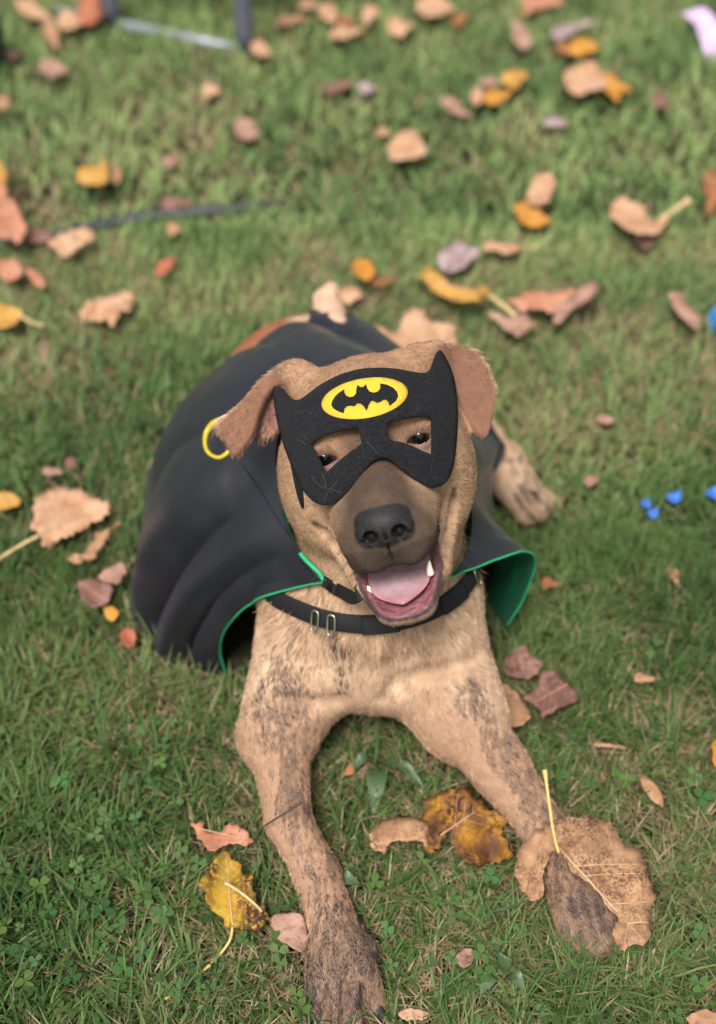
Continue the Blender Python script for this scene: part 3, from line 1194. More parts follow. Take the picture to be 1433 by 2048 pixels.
flow((0, 1.05, .2), (-.1, 1, -.2), .1)
flow(TAIL[2], TAIL[3] - TAIL[1], .05)
D_ = np.zeros_like(RP_)
for p, d, w in FLOW:
    q = ((RP_ - p) ** 2).sum(1)
    D_ += (1.0 / (q + (w * .35) ** 2) ** 2)[:, None] * d
D_ /= np.linalg.norm(D_, axis=1)[:, None]
D_ += (np.stack([vnoise(RP_, 90, 41), vnoise(RP_, 90, 42), vnoise(RP_, 90, 43)], 1) - .5) * .9
D_ -= RN_ * (D_ * RN_).sum(1)[:, None]
D_ /= np.linalg.norm(D_, axis=1)[:, None] + 1e-9
D_ += RNG.normal(0, .16, D_.shape)
RH_ = to_head(RP_) * .01
q_head = fnoise(RH_ * np.array([1, .35, 1]), 520, 61, 2)
q_leg = fnoise(RP_ * np.array([1, .3, .8]), 420, 63, 2)
q_body = fnoise(RP_ * np.array([1, .8, .28]), 400, 65, 2)
isH = np.linalg.norm(RH_ - [0, -.01, -.02], axis=1) < .125
clump = np.where(isH, q_head, np.where((RP_[:, 1] < .68) & (RP_[:, 2] < .12), q_leg, q_body))
clump = np.clip((clump - .5) * np.where(isH, 1.2, 1.4) + .5, 0, 1)
lift = .0 + .24 * clump + .10 * RNG.random(N_HAIR)
RL_ = RL_ * (.6 + .7 * RNG.random(N_HAIR))
K = 4
tt = np.linspace(0, 1, K)
PTS = np.empty((N_HAIR, K, 3), dtype=np.float32)
for i, t in enumerate(tt):
    PTS[:, i] = RP_ - RN_ * .0004 + RL_[:, None] * (D_ * t + RN_ * (lift * t * (1 - .45 * t))[:, None])
RC_ = RC_ * (  .58 + .74 * RNG.random(N_HAIR))[:, None]
RC_ = RC_ * (.46 + .92 * clump)[:, None]
pale_h = (RNG.random(N_HAIR) < np.where(isH, .03, .05)) & (RC_[:, 0] > .16)
RC_[pale_h] = RC_[pale_h] * .6 + np.array([.62, .47, .31]) * .4
isd = RNG.random(N_HAIR) < RB_ * 1.3
RC_[isd] = np.array([.045, .034, .030]) * (.6 + .9 * RNG.random(isd.sum()))[:, None]
fur_data = bpy.data.hair_curves.new('fur')
fur_data.add_curves([K] * N_HAIR)
fur_data.attributes['position'].data.foreach_set('vector', PTS.ravel())
ra = fur_data.attributes.get('radius') or fur_data.attributes.new('radius', 'FLOAT', 'POINT')
ra.data.foreach_set('value', np.tile((np.array([1.0, .9, .65, .12]) * .00026).astype(np.float32), N_HAIR))
ca = fur_data.attributes.new('hair_colour', 'FLOAT_COLOR', 'CURVE')
c4 = np.ones((N_HAIR, 4), dtype=np.float32)
c4[:, :3] = np.clip(RC_, .004, .95)
ca.data.foreach_set('color', c4.ravel())
m_fur, nt, b = new_mat('fur')
nt.links.new(attr_node(nt, 'hair_colour'), b.inputs['Base Color'])
b.inputs['Roughness'].default_value = .55
b.inputs['Specular IOR Level'].default_value = .18
fur = obj('fur', fur_data, m_fur, dog)

# ---- whiskers on the muzzle and brows
m_whisk = plain('whisker', (.05, .04, .035), .4, var=.2)
wv, wf, wb = [], [], 0
for s in (-1, 1):
    for i in range(9):
        o_ = H(s * random.uniform(1.6, 3.2), random.uniform(4.5, 7.8), random.uniform(-6.6, -5.0))
        d_ = X_ * s * random.uniform(.7, 1.1) + Y_ * random.uniform(-.2, .7) - Z_ * random.uniform(.1, .7)
        L_ = random.uniform(.022, .05)
        P_ = [o_ + d_ * L_ * t - Z_ * L_ * .25 * t * t for t in np.linspace(0, 1, 8)]
        V, F = tube(P_, np.linspace(.00022, .00006, 8), 4, cap=False)
        wv.append(V)
        wf.append(F[0] + wb)
        wb += len(V)
wo = obj('whiskers', mesh_np('whiskers', np.vstack(wv), np.vstack(wf)), m_whisk, dog)
wo['kind'] = 'stuff'
# ------------------------------------------------------------------ what the dog wears
def grad_field(P, h=.003):
    g = np.stack([field_at(P + np.eye(3)[a] * h) - field_at(P - np.eye(3)[a] * h) for a in range(3)], 1)
    return g / (np.linalg.norm(g, axis=1)[:, None] + 1e-9)


# ---- cape
S_ = lambda px, py, off=.012: surf(px, py, off)
G_ = lambda px, py, z=.006: on_plane(px, py, z)
CAPE = [
    [at(650, 1164, 1.005), at(606, 1172, 1.03), at(545, 1190, 1.065), at(488, 1217, 1.10), at(450, 1262, 1.15), at(441, 1305, 1.20), G_(452, 1346)],
    [at(618, 1108, 1.02), at(566, 1124, 1.045), at(506, 1158, 1.075), at(452, 1204, 1.11), at(420, 1258, 1.155), at(404, 1308, 1.20), G_(402, 1348)],
    [at(578, 1030, 1.04), at(512, 1060, 1.06), at(452, 1104, 1.09), at(396, 1166, 1.125), at(360, 1230, 1.17), at(340, 1290, 1.21), G_(336, 1330)],
    [at(556, 960, 1.06), at(490, 985, 1.08), at(428, 1018, 1.105), at(365, 1080, 1.14), at(318, 1160, 1.19), at(292, 1235, 1.235), G_(292, 1290)],
    [at(552, 905, 1.08), at(480, 912, 1.095), at(410, 930, 1.12), at(346, 980, 1.165), at(298, 1065, 1.22), at(275, 1140, 1.265), G_(272, 1190)],
    [at(562, 850, 1.10), at(500, 838, 1.12), at(436, 835, 1.145), at(376, 850, 1.18), at(322, 900, 1.235), at(290, 985, 1.30), G_(281, 1050)],
    [at(590, 800, 1.11), at(545, 768, 1.135), at(490, 755, 1.165), at(436, 762, 1.20), at(382, 792, 1.25), at(352, 858, 1.295), at(326, 896, 1.335)],
    [at(640, 770, 1.115), at(608, 727, 1.145), at(566, 700, 1.18), at(522, 690, 1.22), at(474, 700, 1.255), at(458, 748, 1.275), at(428, 796, 1.29)],
    [at(700, 755, 1.115), at(684, 712, 1.15), at(655, 684, 1.19), at(622, 664, 1.235), at(584, 652, 1.275), at(562, 668, 1.29), at(516, 702, 1.295)],
    [at(760, 755, 1.11), at(758, 724, 1.15), at(742, 704, 1.195), at(716, 688, 1.24), at(690, 672, 1.28), at(655, 660, 1.305), at(606, 662, 1.31)],
    [at(820, 775, 1.10), at(832, 760, 1.14), at(832, 750, 1.19), at(815, 745, 1.24), at(790, 730, 1.285), at(752, 705, 1.325), at(688, 655, 1.355)],
    [at(875, 840, 1.09), at(898, 842, 1.13), at(915, 846, 1.18), at(918, 840, 1.23), at(905, 820, 1.28), at(880, 790, 1.33), at(830, 760, 1.37)],
    [at(905, 905, 1.08), at(925, 915, 1.12), at(945, 920, 1.17), at(962, 918, 1.22), at(975, 908, 1.27), at(985, 890, 1.32), at(992, 872, 1.36)],
    [at(925, 970, 1.07), at(938, 978, 1.11), at(950, 985, 1.155), at(960, 985, 1.20), at(972, 975, 1.26), at(984, 955, 1.32), at(988, 930, 1.37)],
    [at(930, 1030, 1.055), at(950, 1022, 1.09), at(970, 1022, 1.125), at(985, 1040, 1.165), at(990, 1080, 1.21), at(984, 1130, 1.255), at(975, 1180, 1.30)],
    [at(920, 1090, 1.04), at(950, 1078, 1.065), at(996, 1070, 1.09), at(1034, 1082, 1.12), at(1046, 1120, 1.165), at(1028, 1172, 1.20), at(1000, 1232, 1.245)],
    [at(890, 1150, 1.02), at(945, 1138, 1.045), at(998, 1117, 1.065), at(1048, 1101, 1.085), at(1071, 1120, 1.115), at(1056, 1180, 1.16), at(1014, 1252, 1.20)],
]
NS, NT = 270, 90
rows = np.array(CAPE)
A1 = np.stack([catmull(rows[i], NT) for i in range(len(rows))])
CV = np.stack([catmull(A1[:, j], NS) for j in range(NT)], 1)          # (NS, NT, 3)
ss = np.linspace(0, 1, NS)[:, None] * np.ones((1, NT))
tt_ = np.linspace(0, 1, NT)[None, :] * np.ones((NS, 1))


def grid_normals(G):
    n = np.cross(np.gradient(G, axis=1), np.gradient(G, axis=0))
    return n / (np.linalg.norm(n, axis=2)[:, :, None] + 1e-12)


CN = grid_normals(CV)
if (CN[NS // 4, NT // 2] @ -C_F) < 0:
    CN = -CN
# folds of the hanging cloth
fold = np.zeros_like(ss)
for s0, w, amp, lean in ((.085, .013, -.017, .02), (.125, .018, .010, .02), (.172, .015, -.024, .03), (.225, .025, .010, .03), (.30, .022, -.012, .02),
                         (.36, .03, .006, .0), (.45, .025, -.006, .05), (.50, .03, .005, .05), (.56, .02, -.005, 0), (.62, .03, -.004, 0), (.93, .015, -.005, 0)):
    fx = np.abs(ss - s0 - lean * (tt_ - .6)) / w
    fold += amp * np.where(amp < 0, np.exp(-fx * 1.3), np.exp(-fx * fx)) * smooth01(.10, .75, tt_) * (1 - .35 * smooth01(.75, 1.0, tt_))
flatP = CV.reshape(-1, 3)
fold += ((fnoise(flatP, 16, 51, 2) - .5) * .007 + (fnoise(flatP, 70, 55, 2) - .5) * .0008).reshape(NS, NT) * smooth01(0, .3, tt_)
CV = CV + CN * fold[:, :, None]
P = CV.reshape(-1, 3)
for _ in range(12):                                                    # keep the cloth outside the dog
    f = field_at(P)
    need = np.maximum(.007 - f, 0)
    if need.max() < 1e-4:
        break
    P = P + grad_field(P) * (need * .8)[:, None]
P[:, 2] = np.maximum(P[:, 2], .004)
CV = P.reshape(NS, NT, 3)
for _ in range(1):
    Q_ = CV.copy()
    Q_[1:-1, 1:-1] = .5 * CV[1:-1, 1:-1] + .125 * (CV[2:, 1:-1] + CV[:-2, 1:-1] + CV[1:-1, 2:] + CV[1:-1, :-2])
    CV = Q_
CN = grid_normals(CV)
if (CN[NS // 4, NT // 2] @ -C_F) < 0:
    CN = -CN
gi = np.arange(NS * NT).reshape(NS, NT)
CQ = np.stack([gi[:-1, :-1], gi[1:, :-1], gi[1:, 1:], gi[:-1, 1:]], 2).reshape(-1, 4)
cape = empty('cape', (-.05, 1.0, 0.0))
tag(cape, 'black satin cape with green lining draped over the dog\'s back', 'cape')


def cloth(name, col, rough, sheen, scale):
    m, nt, b = new_mat(name)
    n1 = noise_node(nt, 30, 4)
    nt.links.new(ramp(nt, n1, [(.3, tuple(c * .85 for c in col)), (.7, tuple(c * 1.15 for c in col))]), b.inputs['Base Color'])
    wv = nt.nodes.new('ShaderNodeTexWave')
    wv.inputs['Scale'].default_value = scale
    wv.inputs['Distortion'].default_value = 1.0
    tcn_ = nt.nodes.new('ShaderNodeTexCoord')
    nt.links.new(tcn_.outputs['Object'], wv.inputs['Vector'])
    bump(nt, b, wv.outputs[0], .25, .0003)
    b.inputs['Roughness'].default_value = rough
    b.inputs['Sheen Weight'].default_value = sheen
    b.inputs['Sheen Roughness'].default_value = .4
    b.inputs['Sheen Tint'].default_value = (.8, .82, 1, 1)
    b.inputs['Specular IOR Level'].default_value = .45
    return m


m_cape = cloth('cape_satin', (.0095, .0095, .0135), .38, .05, 900)
m_lining = cloth('cape_lining', (.003, .12, .05), .5, .03, 900)
outer = obj('outer_cloth', mesh_np('outer_cloth', (CV + CN * .0006).reshape(-1, 3), CQ), m_cape, cape)
o = obj('lining', mesh_np('lining', (CV - CN * .0010).reshape(-1, 3), CQ[:, ::-1]), m_lining, cape)
o['label'] = 'green satin lining on the inner side of the cape'
m_pipe = plain('cape_edge', (.012, .30, .12), .5, var=.1)
for i, nm in ((0, 'edge_piping'), (NS - 1, 'edge_piping')):
    V, F = tube(CV[i], .0010, 8)
    obj(nm, mesh_np(nm, V, F), m_pipe, cape)
hemV, hemF = tube(CV[:, NT - 1], .0012, 6)
obj('hem', mesh_np('hem', hemV, hemF), m_cape, cape)
V, F = tube(CV[:NS // 13, 0], .0022, 8)
obj('neck_piping', mesh_np('neck_piping', V, F), m_pipe, cape)


def cape_hit(px, py):
    d = C_F + C_R * (px - IMG_W / 2) / FPX + C_U * (IMG_H / 2 - py) / FPX
    q = CV.reshape(-1, 3) - C_P
    dep = q @ C_F
    pix = np.stack([IMG_W / 2 + FPX * (q @ C_R) / dep, IMG_H / 2 - FPX * (q @ C_U) / dep], 1)
    r = np.hypot(pix[:, 0] - px, pix[:, 1] - py)
    front = r < 9
    k = np.where(front)[0] if front.any() else np.argsort(r)[:3]
    w = 1 / (r[k] + 1) * (dep[k] < dep[k].min() + .03)
    return C_P + ((dep[k] * w).sum() / w.sum() - .0016) * d


# seams of the shoulder flap
for L_ in ([(486, 930), (545, 1022), (600, 1106), (640, 1158)],):
    q_ = catmull([cape_hit(*p) for p in L_], 40) + C_F * .0008
    V, F = tube(q_, .0011, 6)
    obj('seam', mesh_np('seam', V, F), m_cape, outer)


# ---- throat strap of the cape
def ribbon(path, widths, wdir, t=.0012, n=40):
    """flat band along a path; wdir = direction across it at each point (or one)"""
    Pp = catmull(path, n)
    Wd = np.asarray(wdir, float)
    if Wd.ndim == 1:
        Wd = np.tile(Wd, (n, 1))
    else:
        Wd = catmull(Wd, n)
    T = np.gradient(Pp, axis=0)
    T /= np.linalg.norm(T, axis=1)[:, None]
    Wd = Wd - T * (Wd * T).sum(1)[:, None]
    Wd /= np.linalg.norm(Wd, axis=1)[:, None]
    Nn = np.cross(T, Wd)
    w = np.interp(np.linspace(0, 1, n), np.linspace(0, 1, len(widths)), widths) / 2
    rings = []
    for a, bb in ((-1, -1), (-.9, -1.3), (.9, -1.3), (1, -1), (1, 1), (.9, 1.3), (-.9, 1.3), (-1, 1)):
        rings.append(Pp + Wd * (w * a)[:, None] + Nn * (t * bb * .5))
    V = np.stack(rings, 1).reshape(-1, 3)
    k = len(rings)
    Q = np.array([(i * k + j, i * k + (j + 1) % k, (i + 1) * k + (j + 1) % k, (i + 1) * k + j) for i in range(n - 1) for j in range(k)])
    caps = np.array([[0, 1, 2, 3, 4, 5, 6, 7][::-1], [(n - 1) * k + j for j in range(k)]])
    return V, [Q, caps]


m_strap = plain('black_webbing', (.008, .008, .009), .7, var=.3, scale=600, bumpd=.0005, spec=.25)
pth = [at(647, 1162, 1.003)] + [surf(px, py, .004) for px, py in ((676, 1180), (716, 1191))]
pth = [p for p in pth if p is not None]
pth += [pth[-1] + np.array([.014, .05, -.01]), at(800, 1196, 1.12), at(860, 1175, 1.09), at(890, 1150, 1.022)]
V, F = ribbon(pth, [.010, .012, .013, .012, .010], C_U + C_F * .2)
obj('throat_strap', mesh_np('throat_strap', V, F, False), m_strap, cape)

# ---- yellow oval ring on the shoulder of the cape
m_yel = plain('yellow_print', (.50, .38, .018), .55, var=.1)


ring = [(464, 845), (446, 840), (428, 846), (415, 862), (411, 880), (413, 898), (424, 911), (440, 915), (455, 906), (466, 890), (484, 872), (480, 855)]
rp = [cape_hit(*p) for p in ring]
for _ in range(2):
    rp = [(rp[i - 1] + 2 * rp[i] + rp[(i + 1) % len(rp)]) / 4 if False else rp[i] for i in range(len(rp))]
rp = catmull(rp + [rp[0]], 70)
V, F = tube(rp, .0023 + .0005 * np.sin(np.linspace(0, 9, 70)), 8)
o = obj('emblem_ring', mesh_np('emblem_ring', V, F), m_yel, outer)
o['label'] = 'yellow oval outline printed on the cape shoulder'

# ---- collar: snug ring round the lower neck
cl = [surf(560, 1203, .003), surf(725, 1250, .003), surf(940, 1158, .003)]
c_mid = (cl[0] + cl[2]) / 2 + np.array([0, .025, -.004])
nrm = np.cross(cl[1] - cl[0], cl[2] - cl[0])
nrm /= np.linalg.norm(nrm)
if nrm[2] < 0:
    nrm = -nrm
e1 = cl[1] - c_mid
e1 -= nrm * (e1 @ nrm)
e1 /= np.linalg.norm(e1)
e2 = np.cross(nrm, e1)
ang = np.linspace(0, 2 * np.pi, 97)[:-1]
rr = np.linspace(.02, .17, 160)
cpts = []
for a in ang:
    d = e1 * math.cos(a) + e2 * math.sin(a)
    f = field_at(c_mid + rr[:, None] * d)
    k = np.argmax(f > 0)
    cpts.append(min(rr[k] if f.max() > 0 else .11, .125))
cr = np.array(cpts)
for _ in range(6):
    cr = (np.roll(cr, 1) + 2 * cr + np.roll(cr, -1)) / 4
cr += .0035
cring = np.array([c_mid + r * (e1 * math.cos(a) + e2 * math.sin(a)) for a, r in zip(ang, cr)])
collar = empty('dog_collar', c_mid)
tag(collar, 'black nylon collar with metal rings around the dog\'s neck', 'collar')
T = np.roll(cring, -1, 0) - np.roll(cring, 1, 0)
T /= np.linalg.norm(T, axis=1)[:, None]
Rd = cring - c_mid
Rd -= nrm * (Rd @ nrm)[:, None]
Rd /= np.linalg.norm(Rd, axis=1)[:, None]
Wd = nrm * .93 - Rd * .36
secs = [(-1, -1), (-.93, -1.4), (.93, -1.4), (1, -1), (1, 1), (.93, 1.4), (-.93, 1.4), (-1, 1)]
hw, ht = .0082, .0010
V = np.stack([cring + Wd * hw * a + np.cross(T, Wd) * ht * bb for a, bb in secs], 1).reshape(-1, 3)
k, n = 8, len(cring)
Q = np.array([(i * k + j, i * k + (j + 1) % k, ((i + 1) % n) * k + (j + 1) % k, ((i + 1) % n) * k + j) for i in range(n) for j in range(k)])
band = obj('band', mesh_np('band', V, Q), m_strap, collar)
m_metal = plain('brass', (.55, .50, .36), .28, metal=1.0, var=.15)


def near_ang(px, py):
    q = cring - C_P
    dep = q @ C_F
    pix = np.stack([IMG_W / 2 + FPX * (q @ C_R) / dep, IMG_H / 2 - FPX * (q @ C_U) / dep], 1)
    return int(np.argmin(np.hypot(pix[:, 0] - px, pix[:, 1] - py) + 400 * (Rd @ -C_F < 0)))


for px, py in ((634, 1240), (668, 1246), (950, 1150)):
    i = near_ang(px, py)
    cc, w, t_, r_ = cring[i], Wd[i], T[i], Rd[i]
    L = []
    for a in np.linspace(0, 2 * np.pi, 25):
        ca, sa = math.cos(a), math.sin(a)
        ca, sa = math.copysign(abs(ca) ** .5, ca), math.copysign(abs(sa) ** .5, sa)
        L.append(cc + w * .0098 * ca + t_ * .0036 * sa + r_ * (.0035 + .001 * ca) - w * .002)
    V, F = tube(np.array(L), .0010, 8, cap=False)
    obj('metal_loop', mesh_np('metal_loop', V, F), m_metal, band)
for (px, py) in ((755, 1250), (905, 1188)):                  # stitched overlaps of the band
    i = near_ang(px, py)
    seg = [cring[(i + j) % n] + Rd[(i + j) % n] * .0022 for j in range(-3, 4)]
    V, F = ribbon(seg, [.0162, .0162], Wd[i], t=.002, n=14)
    obj('keeper', mesh_np('keeper', V, F, False), m_strap, band)

# ---- felt mask
def cz(pts, ox=400., oy=660., s=660 / 1433):
    return [(ox + x * s, oy + y * s) for x, y in pts]


M_OUT = cz([(328, 243), (345, 250), (372, 274), (400, 298), (418, 303), (440, 298), (470, 276), (510, 246), (560, 216), (620, 189), (700, 168),
            (780, 163), (850, 167), (910, 178), (955, 185), (983, 184), (1004, 165), (1016, 133), (1030, 98), (1042, 87), (1055, 97), (1080, 140),
            (1100, 190), (1113, 250), (1120, 320), (1122, 380), (1119, 450), (1113, 520), (1108, 560), (1100, 600), (1088, 635), (1070, 662),
            (1050, 677), (1020, 684), (990, 677), (950, 655), (910, 628), (875, 600), (840, 570), (815, 556), (795, 552), (770, 558), (745, 575),
            (715, 605), (690, 637), (665, 672), (640, 702), (610, 731), (580, 752), (550, 762), (520, 758), (490, 742), (462, 714), (438, 682),
            (424, 655), (410, 618), (385, 560), (360, 490), (340, 420), (326, 350), (319, 290), (318, 252)])
M_EL = cz([(95, 210), (170, 160), (260, 120), (400, 80), (520, 62), (535, 120), (555, 210), (470, 270), (380, 340), (300, 410), (238, 470),
           (212, 440), (190, 390), (160, 330), (125, 270)], 600, 840, 320 / 1433)
M_ER = cz([(812, 403), (860, 389), (920, 379), (975, 374), (1008, 380), (1009, 440), (1010, 500), (1008, 540), (970, 526), (930, 506), (880, 487),
           (838, 480), (822, 470), (815, 435)])
tcx, tcy = 736.0, 850.0
gxs, gys = np.meshgrid(np.linspace(550, 920, 38), np.linspace(705, 1010, 32))
gp = np.stack([gxs.ravel(), gys.ravel()], 1)
ok = (poly_sd(gp, np.array(M_OUT)) < 10)
SP, SD = [], []
for p in gp[ok]:
    h = surf(p[0], p[1], 0, .75, 1.1)
    if h is not None:
        hl = to_head(h[None])[0]
        if abs(hl[0]) < 8.2 and hl[1] > -8.5:
            SP.append(p)
            SD.append((h - C_P) @ C_F)
SP, SD = np.array(SP), np.array(SD)


def basis(p):
    a, b_ = (p[:, 0] - tcx) / 180, (p[:, 1] - tcy) / 150
    ar = a * math.cos(HR) - b_ * math.sin(HR) * .83
    br = b_ * math.cos(HR) + a * math.sin(HR) * 1.2
    return np.stack([np.ones(len(p)), ar, br, ar * ar, ar * br, br * br, ar ** 4], 1)


w_ = np.ones(len(SP))
for _ in range(25):                                           # lean the fit towards the foremost points of the face
    Bm = basis(SP)
    cf = np.linalg.lstsq(Bm * w_[:, None], SD * w_, rcond=None)[0]
    res = SD - Bm @ cf
    w_ = np.where(res < 0, 4.0, 1.0)
lift_m = max(0, -np.percentile(res, 1.5)) + .003
print('mask lift', lift_m, res.min(), res.max())


def mask_pt(p, off=0.0):
    d = basis(p) @ cf - lift_m - off
    dirv = C_F + C_R * ((p[:, 0] - IMG_W / 2) / FPX)[:, None] + C_U * ((IMG_H / 2 - p[:, 1]) / FPX)[:, None]
    return C_P + d[:, None] * dirv


def round_loop(L, n=4):
    L = np.array(L, float)
    m = len(L)
    t = np.linspace(0, m, m * n, endpoint=False)
    i = t.astype(int)
    f = (t - i)[:, None]
    p0, p1, p2, p3 = L[(i - 1) % m], L[i % m], L[(i + 1) % m], L[(i + 2) % m]
    return 0.5 * (2 * p1 + (p2 - p0) * f + (2 * p0 - 5 * p1 + 4 * p2 - p3) * f ** 2 + (3 * p1 - p0 - 3 * p2 + p3) * f ** 3)


def dense_loop(L, step=6.0):
    out = []
    for i in range(len(L)):
        a, b_ = np.array(L[i], float), np.array(L[(i + 1) % len(L)], float)
        k = max(1, int(np.linalg.norm(b_ - a) / step))
        out += [a + (b_ - a) * j / k for j in range(k)]
    return np.array(out)


mask = empty('face_mask', H(0, 0, 0))
tag(mask, 'black felt bat-eared face mask with yellow oval emblem on the dog\'s face', 'mask')
m_felt, nt, b = new_mat('black_felt')
n1 = noise_node(nt, 380, 8, .75)
n2 = noise_node(nt, 60, 3)
nt.links.new(mix_col(nt, .5, ramp(nt, n1, [(.38, (.0015, .0015, .002)), (.66, (.026, .027, .031))]), ramp(nt, n2, [(.3, (.006, .006, .007)), (.8, (.011, .0115, .013))])), b.inputs['Base Color'])
b.inputs['Roughness'].default_value = 1.0
b.inputs['Specular IOR Level'].default_value = .12
b.inputs['Sheen Weight'].default_value = .02
b.inputs['Sheen Roughness'].default_value = .6
bump(nt, b, n1, 1.0, .0014)


def mask_plate(name, loops, off, th, mat, spacing=9.0, par=None):
    P2, F2 = tri_fill(loops, spacing)
    V3 = mask_pt(P2, off)
    Nn = vert_normals(V3, F2)
    if Nn[:, 1].mean() > 0:
        F2 = F2[:, ::-1]
        Nn = -Nn
    V3, FF = thicken(V3, F2, Nn, th)
    return obj(name, mesh_np(name, V3, FF, False), mat, par or mask)


felt = mask_plate('felt', [round_loop(M_OUT), dense_loop(M_EL), dense_loop(M_ER)], 0, .0013, m_felt)
m_felt_y, nt, b = new_mat('yellow_felt')
n1 = noise_node(nt, 900, 5, .7)
nt.links.new(ramp(nt, n1, [(.3, (.46, .285, .014)), (.7, (.60, .39, .024))]), b.inputs['Base Color'])
b.inputs['Roughness'].default_value = .9
bump(nt, b, n1, .6, .0005)
th_ = -math.atan2(65, 375)
ea = np.linspace(0, 2 * np.pi, 72, endpoint=False)
el_out = [(716 + 190 * math.cos(a) * math.cos(th_) - 86 * math.sin(a) * math.sin(th_), 296 + 190 * math.cos(a) * math.sin(th_) + 86 * math.sin(a) * math.cos(th_)) for a in ea]
bat = [(570, 325), (574, 307), (586, 288), (604, 271), (628, 255), (628, 272), (636, 285), (652, 291), (668, 287), (678, 275), (680, 255), (684, 236), (696, 247), (710, 246),
       (722, 233), (727, 252), (737, 266), (755, 271), (772, 267), (784, 255), (783, 231), (812, 236), (840, 249), (858, 267), (863, 287), (852, 309), (824, 331),
       (820, 313), (810, 303), (798, 304), (786, 313), (770, 317), (756, 309), (745, 308), (735, 325), (725, 352), (712, 331), (699, 320), (684, 319), (672, 332), (655, 329),
       (640, 331), (628, 342), (626, 362), (602, 354), (580, 341)]
emb = mask_plate('emblem', [cz(el_out), np.array(cz(bat))], .0004, .0004, m_felt_y, 6.0, felt)
emb['label'] = 'yellow oval emblem with a black bat silhouette'
# elastic strap ends at the temples
m_el = plain('elastic', (.007, .007, .008), .8, var=.2, scale=500, bumpd=.0003, spec=.15)
for pts, wd in (([(590, 925), (596, 962), (602, 996), (606, 1016)], C_R),):
    q = [surf(px, py, .0025) for px, py in pts]
    q = [p for p in q if p is not None]
    if len(q) > 2:
        V, F = ribbon(q, [.008, .006, .002], wd, n=20)
        obj('elastic_strap', mesh_np('elastic_strap', V, F, False), m_el, mask)
# pale dog hairs and grass fibres caught in the felt
m_fib = plain('shed_hair', (.12, .115, .10), .6)
lint = []
FIB = [[(735, 884), (744, 893), (754, 905)], [(622, 950), (640, 972), (662, 978), (684, 986)], [(648, 1005), (656, 985), (663, 976), (676, 960)],
       [(645, 948), (650, 960), (652, 975)],
       [(596, 880), (606, 884), (614, 890)]]
for L in FIB:
    P2 = catmull(np.array([(x, y, 0) for x, y in L], float), 12)[:, :2]
    V, F = tube(mask_pt(P2, .0006),   .00009, 5, cap=False)
    lint.append((V, F))
for _ in range(26):
    p = np.array([random.uniform(552, 915), random.uniform(720, 1000)])
    if poly_sd(p[None], np.array(M_OUT))[0] > -6 or poly_sd(p[None], np.array(M_EL))[0] < 4 or poly_sd(p[None], np.array(M_ER))[0] < 4 or poly_sd(p[None], np.array(cz(el_out)))[0] < 3:
        continue
    a, l = random.uniform(0, 6.28), random.uniform(3, 9)
    c_ = random.uniform(-.6, .6)
    L = np.array([p, p + l * np.array([math.cos(a), math.sin(a)]), p + l * 1.8 * np.array([math.cos(a + c_), math.sin(a + c_)])])
    P2 = catmull(np.c_[L, np.zeros(3)], 5)[:, :2]
    V, F = tube(mask_pt(P2, .0003),   .00007, 3, cap=False)
    lint.append((V, F))
Vs, Fs, b0 = [], [], 0
for V, F in lint:
    Vs.append(V)
    Fs.append(F[0] + b0)
    b0 += len(V)
o = obj('stray_hairs', mesh_np('stray_hairs', np.vstack(Vs), np.vstack(Fs)), m_fib, felt)
o['kind'] = 'stuff'
# ------------------------------------------------------------------ fallen leaves, each a thing of its own
def leaf_mat(name, lo, mid, hi, spots=None, scale=26, rough=.75, fine=170, thr=.50):
    m, nt, b = new_mat('leaf_' + name)
    n1 = noise_node(nt, scale, 5, .6)
    col = ramp(nt, n1, [(.32, lo), (.5, mid), (.68, hi)])
    if spots:
        n2 = noise_node(nt, fine, 4, .7)
        n3 = noise_node(nt, 30, 2)
        mul = nt.nodes.new('ShaderNodeMath')
        mul.operation = 'MULTIPLY'
        nt.links.new(ramp(nt, n2, [(thr, (0, 0, 0)), (thr + .1, (1, 1, 1))]), mul.inputs[0])
        nt.links.new(ramp(nt, n3, [(.35, (.1, .1, .1)), (.62, (1, 1, 1))]), mul.inputs[1])
        col = mix_col(nt, mul.outputs[0], col, spots)
    nt.links.new(col, b.inputs['Base Color'])
    b.inputs['Roughness'].default_value = rough
    b.inputs['Specular IOR Level'].default_value = .3
    tr = nt.nodes.new('ShaderNodeBsdfTranslucent')
    nt.links.new(col, tr.inputs[0])
    mx = nt.nodes.new('ShaderNodeMixShader')
    mx.inputs[0].default_value = .25
    out = nt.nodes['Material Output']
    nt.links.new(b.outputs[0], mx.inputs[1])
    nt.links.new(tr.outputs[0], mx.inputs[2])
    nt.links.new(mx.outputs[0], out.inputs[0])
    n4 = noise_node(nt, 210, 4, .6)
    bump(nt, b, n4, .5, .0012)
    return m


